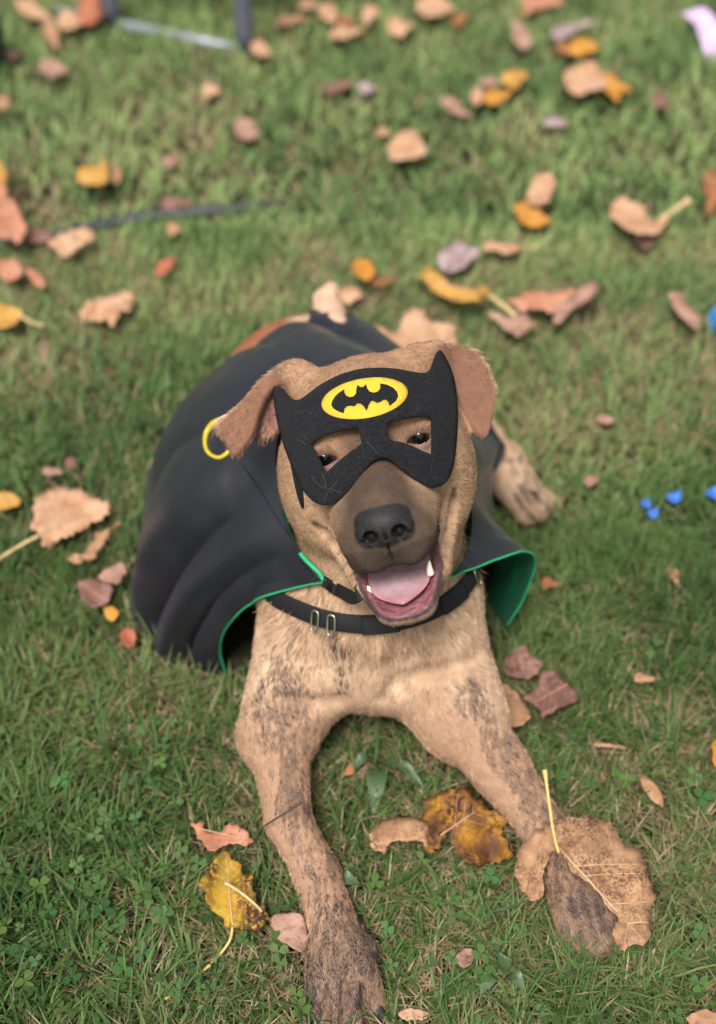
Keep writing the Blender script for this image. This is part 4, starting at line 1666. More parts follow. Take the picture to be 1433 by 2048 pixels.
LM_ = {
    'tan': leaf_mat('tan', (.31, .16, .082), (.44, .24, .13), (.54, .32, .18), spots=(.19, .09, .045), thr=.52),
    'peach': leaf_mat('peach', (.42, .215, .115), (.55, .32, .185), (.62, .40, .26), spots=(.26, .12, .06), thr=.54),
    'pink': leaf_mat('pink', (.27, .145, .10), (.38, .215, .155), (.47, .29, .215), spots=(.19, .09, .065), thr=.53),
    'mauve': leaf_mat('mauve', (.15, .07, .055), (.24, .115, .09), (.33, .18, .15), spots=(.09, .035, .03)),
    'lilac': leaf_mat('lilac', (.28, .19, .19), (.38, .27, .27), (.48, .36, .36)),
    'red': leaf_mat('red', (.30, .085, .04), (.44, .14, .07), (.52, .21, .12)),
    'salmon': leaf_mat('salmon', (.38, .15, .085), (.50, .215, .125), (.57, .29, .19), spots=(.22, .08, .045), thr=.53),
    'orange': leaf_mat('orange', (.42, .16, .02), (.55, .24, .035), (.62, .33, .08)),
    'gold': leaf_mat('gold', (.42, .20, .04), (.53, .28, .06), (.58, .35, .12)),
    'spotted': leaf_mat('spotted', (.20, .15, .02), (.48, .29, .02), (.52, .25, .02), spots=(.055, .024, .016), scale=60, thr=.40, fine=230),
    'burnt': leaf_mat('burnt', (.12, .055, .028), (.27, .115, .03), (.60, .30, .02), spots=(.06, .028, .016), scale=45, thr=.46),
    'dry': leaf_mat('dry', (.31, .16, .082), (.42, .23, .12), (.55, .33, .18), spots=(.13, .065, .038), scale=75, fine=330, thr=.46),
    'brown': leaf_mat('brown', (.20, .075, .03), (.33, .13, .05), (.42, .19, .08)),
}
m_vein = plain('leaf_vein', (.46, .29, .15), .6, var=.15)
m_stalk = plain('leaf_stalk', (.46, .33, .15), .6, var=.25, scale=200)
m_stalk_y = plain('leaf_stalk_yellow', (.50, .34, .11), .55, var=.25, scale=200)
FOOT = []                                                     # leaf footprints keep the grass below them
G_LEAF = 'autumn leaves scattered on the lawn'


def pix_of(P):
    q = np.asarray(P) - C_P
    dep = q @ C_F
    return np.stack([IMG_W / 2 + FPX * (q @ C_R) / dep, IMG_H / 2 - FPX * (q @ C_U) / dep], 1)


def leaf(poly, colour, label, z=.035, rib=None, cup=.006, ripple=.006, stem=None, tilt=(0, 0), name='fallen_leaf', stem_mat=None, stem_r=.0011,
         zfun=None, cat='leaf', rough=1.6, veins=True, side=5, vein_w=1.0):
    """leaf blade whose outline was read off the photograph; lies on the lawn at height z, cupped across its midrib"""
    L = np.array(poly, float)
    if len(poly) == 11:
        rs = random.Random(label)
        ripple, cup = .0022, rs.choice((-1, 1)) * rs.uniform(.006, .016)
    cx, cy = L.mean(0)
    size = np.ptp(L, axis=0).max()
    Lr = round_loop(L, 6)
    # toothed, slightly ragged margin
    seg = np.roll(Lr, -1, 0) - np.roll(Lr, 1, 0)
    nn = np.stack([seg[:, 1], -seg[:, 0]], 1) / (np.linalg.norm(seg, axis=1)[:, None] + 1e-9)
    Lr = Lr + nn * RNG.normal(0, size * .008 * rough, (len(Lr), 1)) + nn * (np.repeat(RNG.normal(0, size * .016 * min(rough, 1.6), (len(Lr) // 3 + 1, 1)), 3, 0)[:len(Lr)])
    P2, F2 = tri_fill([Lr], max(4.0, size / 15))
    if rib is None:
        c = L - L.mean(0)
        w, v = np.linalg.eigh(c.T @ c)
        d = v[:, 1]
        rib = [tuple(L.mean(0) - d * size * .42), tuple(L.mean(0) + d * size * .42)]
    ra, rb = np.array(rib[0], float), np.array(rib[1], float)
    base = on_plane(cx, cy, z)
    depth = (base - C_P) @ C_F
    m_px = depth / FPX
    e = (rb - ra) / (np.linalg.norm(rb - ra) + 1e-9)
    seed = abs(hash(label)) % 9973 if False else sum(ord(ch) * (i + 3) for i, ch in enumerate(label)) % 9973

    def height(p):
        w = p - ra
        across = (w @ np.array([-e[1], e[0]])) * m_px
        along = (w @ e) * m_px
        r2 = np.linalg.norm(p - [cx, cy], axis=1) / (size * .5)
        h = z + cup * (across / .03) ** 2 * (1 + .3 * np.sin(along * 60)) + tilt[0] * (p[:, 0] - cx) * m_px - tilt[1] * (p[:, 1] - cy) * m_px
        q = np.c_[p * m_px, np.full(len(p), seed * .37)]
        h = h + (fnoise(q, 45, seed, 2) - .5) * 3.2 * ripple * np.minimum(1.2, .4 + r2)
        h = h + (fnoise(q, 160, seed + 5, 2) - .5) * ripple * .35
        if zfun is not None:
            h = h + zfun(p)
        return np.clip(h, .004, None)

    def lay(p):
        h = height(p)
        d = C_F + C_R * ((p[:, 0] - IMG_W / 2) / FPX)[:, None] + C_U * ((IMG_H / 2 - p[:, 1]) / FPX)[:, None]
        return C_P + d * ((h - CAM_H) / d[:, 2])[:, None]

    V3 = lay(P2)
    N3 = vert_normals(V3, F2)
    if N3[:, 2].mean() < 0:
        F2 = F2[:, ::-1]
        N3 = -N3
    root = empty(name, (float(base[0]), float(base[1]), float(max(.0, z - .01))))
    tag(root, label, cat, G_LEAF)
    VV, FF = thicken(V3, F2, N3, .0004)
    blade = obj('blade', mesh_np('blade', VV, FF), LM_[colour], root)
    mp = np.array([ra + (rb - ra) * t for t in np.linspace(0.02, .96, 14)])
    vs, fs, b0 = [], [], 0

    def add(V, F):
        nonlocal b0
        vs.append(V)
        fs.append(F[0] + b0)
        b0 += len(V)
    up = np.array([0, 0, .0004])
    inside = poly_sd(mp, Lr) < 0
    if inside.sum() > 4 and veins:
        mp = mp[inside]
        rw = min(.0011, size * m_px * .010)
        V, F = tube(lay(mp) + up, np.linspace(rw, rw * .4, len(mp)), 5, cap=False)
        obj('midrib', mesh_np('midrib', V, F), m_vein, blade)
        if size > 62:
            for t in np.linspace(.12, .8, side):
                for sgn in (-1, 1):
                    o = ra + (rb - ra) * t
                    dv = e * .75 + np.array([-e[1], e[0]]) * sgn
                    pts = np.array([o + dv * size * .42 * q + e * size * .06 * q * q for q in np.linspace(0, 1, 12)])
                    ins = poly_sd(pts, Lr) < -size * .02
                    kk = int(np.argmin(ins)) if not ins.all() else len(pts)
                    if kk > 3:
                        V, F = tube(lay(pts[:kk]) + up * .6, np.linspace(rw * .38 * vein_w, rw * .15 * vein_w, kk), 4, cap=False)
                        add(V, F)
            if vs:
                obj('side_veins', mesh_np('side_veins', np.vstack(vs), np.vstack(fs)), m_vein, blade)['kind'] = 'stuff'
    if stem:
        sp = []
        for q in stem:
            zz = q[2] if len(q) > 2 else None
            sp.append(on_plane(q[0], q[1], zz) if zz is not None else lay(np.array([[q[0], q[1]]], float))[0])
        sp = catmull(sp, 22)
        rr_ = np.full(22, stem_r)
        rr_[-3:] *= [1.15, 1.5, 1.7]
        V, F = tube(sp, rr_, 7)
        obj('stalk', mesh_np('stalk', V, F), stem_mat or m_stalk, root)
    FOOT.append((pix_of(V3), Lr, V3[:, :2].mean(0), np.linalg.norm(V3[:, :2] - V3[:, :2].mean(0), axis=1).max(), V3))
    return root


def blob(cx, cy, ln, wd, ang, kind='ovate', seed=0):
    """small leaf outline in photograph pixels"""
    r = random.Random(seed * 7 + int(cx) + int(cy) * 3)
    a0 = rad(ang)
    out = []
    for i in range(11):
        a = 2 * math.pi * (i + r.uniform(-.25, .25)) / 11
        x, y = math.cos(a), math.sin(a)
        if kind == 'ovate':
            y *= (1 - .30 * x) * (1 - .35 * max(0, x))
            x = x if x < 0 else x * 1.22
            rr = 1 + r.uniform(-.2, .14)
        elif kind == 'lobed':
            rr = 1 + .24 * math.cos(5 * a + r.uniform(-.2, .2)) + r.uniform(-.08, .08)
        else:
            rr = 1 + r.uniform(-.16, .16)
        x, y = x * ln / 2 * rr, y * wd / 2 * rr
        out.append((cx + x * math.cos(a0) - y * math.sin(a0), cy + x * math.sin(a0) + y * math.cos(a0)))
    return out


# --- the large ones near the dog
def big_drop(p):
    d = poly_sd(p, np.array([(1095, 1690), (1130, 1680), (1300, 1870), (1270, 1890)], float))
    left = np.maximum(0, (1100 - p[:, 0]) / 70.0)
    rb_ = ((p - [1113, 1690]) @ np.array([.674, .739])) / 34.0
    return -.030 * np.clip(left, 0, 1.2) + .006 * np.sin(p[:, 0] * .05) + .0045 * np.abs(np.sin(rb_ * 1.6)) - .012 * np.clip((p[:, 0] - 1240) / 70, 0, 1)


leaf([(1035, 1712), (1052, 1680), (1082, 1656), (1108, 1646), (1150, 1636), (1195, 1637), (1228, 1652), (1248, 1684), (1285, 1706), (1300, 1750), (1314, 1785),
      (1303, 1825), (1306, 1862), (1290, 1888), (1265, 1890), (1247, 1904), (1228, 1885), (1226, 1856), (1238, 1838), (1206, 1800), (1176, 1764), (1140, 1732), (1118, 1700),
      (1098, 1712), (1088, 1745), (1090, 1785), (1070, 1800), (1046, 1782), (1034, 1750)],
     'dry', 'huge dry brown veined leaf lying across the dog\'s paw, stalk standing up', z=.074, rib=[(1113, 1690), (1292, 1886)], cup=-.003, ripple=.007, rough=.5,
     stem=[(1118, 1706), (1108, 1668, .085), (1098, 1600, .105), (1090, 1540, .115)], stem_mat=m_stalk_y, stem_r=.0015, zfun=big_drop, side=8, vein_w=1.9)
leaf([(850, 1606), (880, 1584), (930, 1578), (962, 1592), (988, 1622), (1010, 1655), (1012, 1700), (990, 1724), (950, 1728), (925, 1714), (906, 1684), (900, 1664), (880, 1690), (868, 1706), (853, 1700), (848, 1655)],
     'burnt', 'curled yellow leaf with burnt brown patches between the dog\'s front legs', z=.040, rib=[(880, 1672), (985, 1600)], cup=-.006, ripple=.013)
leaf([(740, 1690), (756, 1656), (788, 1636), (826, 1634), (852, 1652), (856, 1692), (828, 1682), (800, 1678), (780, 1688), (764, 1706)],
     'dry', 'arched light brown leaf touching the burnt yellow leaf', z=.036, rib=[(750, 1688), (850, 1672)], cup=-.010, ripple=.008)
leaf([(455, 1704), (476, 1722), (498, 1752), (516, 1792), (532, 1830), (522, 1858), (480, 1858), (446, 1842), (416, 1810), (405, 1775), (410, 1745), (430, 1722)],
     'spotted', 'yellow leaf with dark spots left of the dog\'s leg', z=.040, rib=[(466, 1854), (452, 1712)], cup=.005, ripple=.006,
     stem=[(466, 1852), (458, 1885, .03), (420, 1930, .022), (372, 1968, .02), (330, 1997, .018)], stem_mat=m_stalk_y, stem_r=.0013, tilt=(0, .25))
leaf([(538, 1838), (562, 1824), (600, 1828), (614, 1858), (610, 1902), (578, 1892), (548, 1868)],
     'pink', 'pinkish brown leaf tucked against the dog\'s foreleg under the spotted leaf', z=.028, ripple=.006, rib=[(536, 1838), (606, 1896)],
     stem=[(540, 1840), (510, 1808, .05), (478, 1782, .055), (452, 1766, .052)], stem_r=.0012)
leaf([(382, 1652), (400, 1644), (416, 1660), (440, 1664), (466, 1649), (486, 1660), (502, 1678), (492, 1694), (452, 1690), (430, 1702), (408, 1686)],
     'salmon', 'crumpled rusty red leaf just above the spotted leaf', z=.034, ripple=.012, rib=[(384, 1654), (498, 1680)], cup=.006)
leaf([(957, 1318), (984, 1338), (1008, 1384), (1006, 1424), (986, 1424), (966, 1392), (955, 1350)], 'brown', 'orange brown leaf standing against the dog\'s right foreleg', z=.045, ripple=.008, tilt=(-.4, .3))
leaf([(1000, 1366), (1028, 1384), (1060, 1428), (1044, 1450), (1014, 1450), (1002, 1420)], 'tan', 'folded tan leaf in front of the orange brown one beside the leg', z=.042, ripple=.010)
leaf([(1008, 1338), (1022, 1312), (1050, 1291), (1062, 1314), (1084, 1326), (1076, 1346), (1042, 1356)], 'mauve', 'small mauve lobed leaf highest in the cluster beside the dog\'s chest', z=.040, ripple=.010)
leaf([(1042, 1394), (1076, 1374), (1086, 1350), (1116, 1340), (1132, 1360), (1156, 1382), (1142, 1406), (1106, 1420), (1088, 1436), (1074, 1412)],
     'mauve', 'large dark mauve lobed leaf in the cluster beside the dog\'s chest', z=.040, ripple=.012)
leaf([(1280, 1556), (1302, 1562), (1322, 1584), (1328, 1612), (1310, 1606), (1292, 1584)], 'dry', 'pale skeleton leaf half sunk in grass right of the tall leaf stalk', z=.026, ripple=.004)
leaf([(800, 2024), (830, 2018), (862, 2026), (850, 2040), (815, 2042)], 'peach', 'pale leaf scrap at the bottom edge beside the near paw', z=.024, ripple=.004)
leaf([(912, 1915), (930, 1896), (950, 1902), (944, 1926), (922, 1934)], 'pink', 'small pinkish leaf scrap in grass between the two front paws', z=.026, ripple=.004)
leaf([(1376, 2040), (1400, 2020), (1438, 2026), (1445, 2056), (1400, 2060)], 'tan', 'tan leaf cut by the bottom right corner', z=.03, ripple=.005)
leaf([(1424, 1490), (1440, 1478), (1452, 1510), (1442, 1536), (1428, 1528)], 'orange', 'orange leaf sliver at the right edge of the picture', z=.03, ripple=.004)
leaf([(796, 1420), (828, 1412), (846, 1424), (832, 1442), (806, 1440)], 'brown', 'brown leaf half hidden under the dog\'s chest', z=.022, ripple=.004)

# --- left side
leaf([(66, 1018), (84, 990), (120, 977), (160, 984), (190, 997), (214, 999), (221, 1020), (200, 1044), (152, 1066), (118, 1082), (96, 1099), (82, 1082), (62, 1060)],
     'peach', 'large peach coloured heart shaped leaf left of the cape', z=.045, rib=[(76, 1072), (214, 1008)], cup=-.004, ripple=.009, stem=[(78, 1072), (50, 1086, .04), (-12, 1124, .035)], stem_r=.0021, stem_mat=m_stalk)
leaf([(134, 1117), (164, 1106), (186, 1084), (202, 1066), (236, 1044), (230, 1064), (208, 1088), (192, 1112), (160, 1124)], 'tan', 'narrow curled brown leaf below the large peach leaf', z=.04, ripple=.008, cup=.01)
leaf([(156, 1166), (180, 1158), (220, 1172), (219, 1204), (192, 1214), (170, 1202)], 'mauve', 'mauve leaf beside the cape hem on the left', z=.038, ripple=.008)
leaf([(192, 1154), (228, 1132), (246, 1124), (250, 1150), (228, 1168)], 'pink', 'pale folded leaf leaning on the mauve leaf by the cape', z=.045, ripple=.008)
leaf([(204, 1208), (222, 1212), (238, 1224), (230, 1242), (214, 1236)], 'orange', 'little orange leaf tip under the mauve leaf by the cape', z=.03, ripple=.004)
leaf([(242, 1266), (258, 1254), (270, 1268), (268, 1292), (248, 1290)], 'red', 'small red leaf beside the cape\'s lower left hem', z=.03, ripple=.005)
leaf([(-10, 990), (14, 984), (42, 1000), (30, 1014), (-8, 1018)], 'gold', 'yellowish leaf at the left edge above the long stalk', z=.03, ripple=.004)
leaf([(164, 642), (170, 606), (200, 595), (236, 590), (250, 583), (266, 592), (262, 614), (240, 622), (226, 652), (202, 640)], 'peach', 'peach coloured lobed leaf alone on grass left of the dog\'s back', z=.045, ripple=.010)
leaf([(-14, 610), (20, 612), (46, 628), (30, 648), (-12, 652)], 'gold', 'yellow leaf with pale stalk at left edge below the red leaves', z=.04, ripple=.006, stem=[(40, 630), (62, 644, .035), (88, 652, .03)], stem_r=.0022)
leaf([(-12, 372), (18, 384), (38, 426), (49, 464), (26, 482), (-10, 466)], 'salmon', 'big salmon red leaf at left edge at the hose\'s end', z=.055, ripple=.009)
leaf([(-12, 318), (4, 326), (12, 352), (6, 378), (-12, 376)], 'gold', 'yellow leaf sliver above the big salmon leaf at left', z=.05, ripple=.004)
leaf([(-6, 528), (16, 518), (44, 534), (36, 556), (10, 560)], 'salmon', 'salmon leaf at left edge above the yellow stalked leaf', z=.045, ripple=.006)
leaf([(52, 536), (70, 540), (92, 566), (84, 576), (64, 562)], 'salmon', 'slim salmon leaf next to the salmon leaf at left edge', z=.04, ripple=.004)
leaf([(98, 484), (118, 468), (140, 462), (166, 453), (187, 460), (176, 484), (152, 498), (132, 513), (110, 500)], 'peach', 'peach leaf lying on top of the dark hose', z=.05, ripple=.008)
leaf([(40, 462), (75, 455), (104, 462), (96, 480), (60, 484)], 'mauve', 'dull mauve leaf beside the hose near the left edge', z=.03, ripple=.004)
leaf([(154, 345), (170, 334), (192, 334), (206, 318), (214, 332), (214, 366), (180, 368), (158, 362)], 'gold', 'golden leaf above the middle of the hose, left side', z=.045, ripple=.006)
leaf(blob(350, 405, 60, 26, -6), 'mauve', 'dark reddish leaf just behind the hose', z=.035)
leaf(blob(346, 458, 28, 26, 0), 'tan', 'tiny tan leaf just in front of the hose', z=.03)
leaf(blob(330, 532, 44, 24, -40), 'red', 'small dark red leaf in open grass below the hose', z=.035)
leaf(blob(234, 350, 20, 40, 0), 'tan', 'thin tan leaf beside the golden leaf at left', z=.03)
leaf(blob(340, 322, 36, 26, 0), 'pink', 'small pink brown leaf above the hose, right of the golden leaf', z=.03)
leaf(blob(490, 256, 50, 40, 30, 'rag'), 'pink', 'brownish pink leaf in open grass above the hose tip', z=.035)
leaf(blob(106, 137, 50, 34, 8), 'pink', 'pink leaf alone below the pale leaves at top left', z=.035)
leaf(blob(421, 180, 32, 30, 0), 'peach', 'small round peach leaf below the chair legs', z=.035)
leaf(blob(66, 20, 74, 32, 24), 'peach', 'long peach and yellow leaf at top left corner', z=.04)
leaf(blob(102, 66, 58, 28, 66), 'tan', 'pale tan leaf hanging below the long corner leaf', z=.04)
leaf(blob(140, 42, 46, 44, 0), 'peach', 'round peach leaf between corner leaf and red leaf', z=.04)
leaf(blob(183, 16, 66, 50, 96, 'rag'), 'red', 'bright rust red leaf beside the left chair leg', z=.05)
leaf(blob(522, 96, 48, 34, 40), 'peach', 'peach leaf lying at the foot of the right chair leg', z=.035)
leaf(blob(2, 204, 30, 40, 70), 'tan', 'tan leaf at the left edge beneath the black bag', z=.035)
leaf(blob(24, 108, 22, 36, 80), 'pink', 'faint pink leaf beside the black bag', z=.03)
leaf(blob(104, 944, 36, 22, 0), 'pink', 'faint pinkish leaf sunk in grass above the large peach leaf', z=.02)
leaf(blob(142, 928, 30, 22, 30), 'mauve', 'faint reddish leaf sunk in grass nearer to the cape', z=.02)

# --- top centre and right
leaf(blob(582, 38, 58, 24, -6), 'tan', 'flat tan leaf right of the chair legs at the top', z=.035)
leaf(blob(618, 8, 40, 26, 0), 'peach', 'peach leaf on the top edge right of the flat tan one', z=.04)
leaf(blob(658, 26, 44, 40, 60), 'peach', 'upright peach leaf in the top middle heap', z=.05)
leaf(blob(692, 62, 60, 28, -4), 'peach', 'pale peach leaf at the bottom of the top middle heap', z=.035)
leaf(blob(690, 40, 44, 24, 10), 'brown', 'brown leaf within the top middle heap', z=.035)
leaf(blob(738, 28, 40, 34, 110), 'peach', 'tilted peach leaf at the right of the top middle heap', z=.05)
leaf(blob(796, 53, 48, 44, 0), 'peach', 'round peach leaf between the heap and the top edge leaf', z=.04)
leaf(blob(870, 10, 70, 46, 0), 'peach', 'wide peach leaf on the top edge right of centre', z=.04)
leaf(blob(918, 40, 26, 36, 60), 'brown', 'dull brown leaf below the wide top edge leaf', z=.03)
leaf(blob(1078, 6, 78, 40, -4), 'salmon', 'salmon leaf on the top edge right of centre', z=.04)
leaf(blob(1042, 70, 64, 34, 66, 'rag'), 'pink', 'brownish pink leaf beside the straw stalk', z=.045)
leaf(blob(1140, 56, 82, 26, -18), 'lilac', 'greyish lilac leaf above the orange one at top right', z=.045)
leaf(blob(1166, 94, 58, 36, -6), 'orange', 'vivid orange leaf in the top right heap', z=.04)
leaf(blob(1132, 96, 36, 24, 10), 'brown', 'brown leaf tucked under the vivid orange leaf', z=.035)
leaf([(1130, 168), (1134, 142), (1156, 128), (1184, 124), (1206, 142), (1214, 168), (1188, 182), (1150, 184)], 'peach', 'rounded peach leaf below the vivid orange leaf', z=.045)
leaf([(1204, 152), (1222, 144), (1240, 164), (1262, 178), (1244, 184), (1234, 202), (1214, 184)], 'orange', 'light orange ragged leaf joined to the rounded peach leaf', z=.04)
leaf(blob(1030, 156, 50, 40, -20), 'gold', 'golden leaf at the right of the small orange heap', z=.045)
leaf(blob(994, 192, 50, 32, -14), 'orange', 'deep orange leaf under the golden one', z=.04)
leaf(blob(956, 192, 32, 34, 0), 'peach', 'small peach leaf left of the deep orange leaf', z=.04)
leaf(blob(982, 164, 36, 22, 10), 'pink', 'dull pink leaf behind the golden leaf', z=.03)
leaf(blob(908, 214, 60, 28, 30), 'pink', 'pinkish tan flat leaf left of the small orange heap', z=.03)
leaf(blob(678, 172, 54, 20, -20), 'mauve', 'dark red brown leaf in grass above the dog, left of lilac leaf', z=.03)
leaf(blob(732, 176, 36, 24, 5), 'lilac', 'small lilac grey leaf above the dog', z=.03)
leaf([(778, 316), (786, 282), (804, 264), (828, 258), (842, 276), (845, 312), (815, 318)], 'peach', 'squarish peach leaf standing alone above the dog\'s head', z=.05)
leaf(blob(1110, 244, 44, 22, 4), 'lilac', 'mauve grey leaf in open grass at upper right', z=.03)
leaf(blob(1320, 200, 30, 34, 30), 'mauve', 'small dark red leaf at upper right below the grey stalk', z=.03)
leaf(blob(766, 264, 30, 20, 0), 'tan', 'tiny tan leaf left of the squarish peach leaf', z=.025)
leaf([(1056, 400), (1062, 372), (1078, 350), (1104, 348), (1111, 372), (1098, 398), (1076, 410)], 'peach', 'peach leaf leaning on an orange leaf, right of centre', z=.05)
leaf([(1032, 408), (1052, 402), (1078, 418), (1100, 436), (1094, 448), (1062, 452), (1042, 440)], 'orange', 'amber leaf below the leaning peach leaf', z=.04)
leaf([(1216, 424), (1228, 402), (1256, 397), (1282, 412), (1300, 432), (1318, 438), (1340, 428), (1330, 452), (1312, 466), (1270, 462), (1238, 450)],
     'peach', 'peach leaf with thick raised stalk at the right', z=.05, ripple=.012, stem=[(1320, 440), (1346, 422, .055), (1378, 401, .065)], stem_r=.0045)
leaf(blob(1292, 482, 46, 26, 8), 'pink', 'pinkish leaf tucked beneath the thick stalked leaf', z=.03)
leaf(blob(1428, 382, 40, 88, 4), 'brown', 'brown leaf cut by the right edge', z=.045)
leaf([(880, 532), (884, 500), (910, 486), (940, 492), (962, 500), (944, 520), (918, 540), (894, 546)], 'lilac', 'lilac grey crumpled leaf above the dog\'s ear', z=.045, ripple=.01)
leaf([(956, 500), (980, 478), (1010, 484), (1040, 490), (1036, 502), (1000, 502), (970, 500)], 'peach', 'thin peach leaf right of the lilac crumpled leaf', z=.04, stem=[(1030, 496), (1050, 498, .03), (1072, 494, .03)], stem_r=.002)
leaf([(703, 532), (720, 519), (740, 524), (750, 544), (738, 560), (716, 552)], 'orange', 'bright orange leaf behind the dog near its tail', z=.045)
leaf(blob(764, 562, 46, 18, -8), 'brown', 'dark brown leaf edge right of the bright orange leaf', z=.03)
leaf([(843, 545), (858, 535), (876, 546), (892, 566), (910, 576), (940, 570), (972, 580), (980, 594), (940, 602), (890, 594), (862, 580), (848, 562)],
     'gold', 'long curled golden leaf with pale stalk right behind the dog', z=.05, ripple=.012, stem=[(974, 588), (1000, 606, .05), (1032, 632, .04)], stem_r=.0035)
leaf([(1014, 598), (1050, 583), (1100, 580), (1146, 577), (1132, 610), (1110, 626), (1070, 622), (1034, 612)], 'salmon', 'reddish salmon leaf in the heap right behind the dog', z=.05)
leaf([(1106, 640), (1124, 610), (1150, 592), (1170, 566), (1188, 560), (1197, 576), (1180, 598), (1148, 616), (1122, 646)], 'pink', 'rolled pink leaf at the right end of that heap', z=.05)
leaf([(980, 622), (1010, 632), (1044, 628), (1076, 642), (1052, 664), (1030, 669), (1004, 650)], 'pink', 'flat pinkish tan leaf at the front of the heap behind the dog', z=.045)
leaf([(1338, 590), (1356, 584), (1378, 612), (1402, 640), (1396, 656), (1372, 640), (1348, 616)], 'pink', 'narrow pinkish leaf left of the blue ball', z=.045)
leaf([(736, 692), (738, 668), (758, 659), (780, 668), (796, 656), (808, 626), (836, 614), (866, 632), (884, 652), (906, 664), (918, 692), (880, 704), (800, 706)],
     'peach', 'wide peach leaf right behind the dog\'s head', z=.055, ripple=.012)
leaf(blob(702, 588, 38, 36, 0), 'peach', 'small round peach leaf just right of the dog\'s tail', z=.04)
for i, (x, y, l, w, a, c, lb) in enumerate([
        (1210, 838, 34, 20, 10, 'pink', 'faint pink leaf in the grass right of the dog\'s ear'), (1182, 960, 28, 24, 0, 'pink', 'faint pink leaf in the grass above the blue scraps'),
        (1100, 1166, 40, 22, 10, 'brown', 'brown leaf sunk in grass below the hind paw'), (1350, 1150, 30, 18, 70, 'tan', 'thin tan leaf below the blue scraps'),
        (1290, 1356, 50, 18, 8, 'tan', 'straw coloured leaf strip in grass at the right'), (1218, 1490, 60, 8, 8, 'peach', 'slim pale stalk piece lying right of the mauve leaves'),
        (700, 1540, 18, 40, 40, 'brown', 'slim orange brown scrap between the front legs'), (1060, 1010, 24, 16, 0, 'tan', 'tiny tan leaf near the hind paw')]):
    leaf(blob(x, y, l, w, a), c, lb, z=.024, ripple=.004)
# ------------------------------------------------------------------ other things on the lawn
# twig leaning on the foreleg
tw = [on_plane(500, 1672, .045), on_plane(548, 1640, .085), on_plane(578, 1622, .092), on_plane(603, 1604, .096)]
V, F = tube(catmull(tw, 24), np.linspace(.0006, .0013, 24), 6)
o = obj('twig', mesh_np('twig', V, F), plain('twig_bark', (.05, .032, .022), .8, var=.3))
tag(o, 'thin dark twig leaning over the dog\'s left foreleg', 'twig')

# dark hose
hp = [on_plane(x, y, z) for x, y, z in ((-60, 500, .012), (60, 482, .014), (120, 472, .018), (200, 452, .02), (290, 436, .02), (380, 426, .02), (460, 420, .018), (520, 414, .012), (560, 408, .004), (590, 404, -.004))]
hc = catmull(hp, 90)
hr = np.full(90, .0112)
hr[-22:] = np.linspace(.0112, .004, 22)
V, F = tube(hc, hr, 12)
hose = empty('garden_hose', hp[0])
tag(hose, 'dark rubber hose lying in the grass at left', 'hose')
obj('tube', mesh_np('tube', V, F), plain('hose_rubber', (.03, .034, .034), .5, var=.3, scale=60), hose)
V, F = tube(hc[26:29], .0112, 12)
obj('clip', mesh_np('clip', V, F), plain('hose_clip', (.03, .03, .03), .4), hose)

# chair: two grey legs on a floor bar
m_ch = plain('chair_grey_paint', (.085, .088, .115), .45, var=.1, scale=30)
m_bar = plain('chair_bar_metal', (.22, .23, .25), .4, metal=.3, var=.1, scale=30)
A_, B_ = on_plane(228, 48, .012), on_plane(493, 103, .012)
u_ = (B_ - A_)
u_[2] = 0
u_ /= np.linalg.norm(u_)
v_ = np.array([-u_[1], u_[0], 0])
if v_[1] < 0:
    v_ = -v_
chair = empty('garden_chair', (float((A_[0] + B_[0]) / 2), float((A_[1] + B_[1]) / 2), 0))
tag(chair, 'grey metal garden chair with floor bar, only its legs in view', 'chair')
up = np.array([0, 0, 1.0])
W_ = .46
for base in (A_, B_, A_ + v_ * W_, B_ + v_ * W_):
    V, F = tube(catmull([base, base + up * .15, base + up * .30, base + up * .42], 12), .0195, 14)
    obj('leg', mesh_np('leg', V, F), m_ch, chair)
for off in (0 * v_, v_ * W_):
    V, F = tube(np.array([A_ - u_ * .17 + off, A_ + off, (A_ + B_) / 2 + off, B_ + u_ * .02 + off]) + up * .002, .0125, 12)
    obj('floor_bar', mesh_np('floor_bar', V, F), m_bar, chair)
bm = bmesh.new()
c0 = (A_ + B_) / 2 + v_ * W_ / 2
sz = np.linalg.norm(B_ - A_) / 2 + .03


def slab(center, du, dv, dw, name, mat, par):
    V = np.array([center + a * du + b_ * dv + c * dw for a in (-1, 1) for b_ in (-1, 1) for c in (-1, 1)])
    F = np.array([(0, 1, 3, 2), (4, 6, 7, 5), (0, 4, 5, 1), (2, 3, 7, 6), (0, 2, 6, 4), (1, 5, 7, 3)])
    o = obj(name, mesh_np(name, V, F, False), mat, par)
    bv = o.modifiers.new('bevel', 'BEVEL')
    bv.width = .008
    bv.segments = 3
    return o


slab(c0 + up * .435, u_ * sz, v_ * (W_ / 2 + .03), up * .012, 'seat', m_ch, chair)
slab(c0 + v_ * (W_ / 2 + .04) + up * .70, u_ * sz, v_ * .012, up * .2, 'backrest', m_ch, chair)
bm.free()

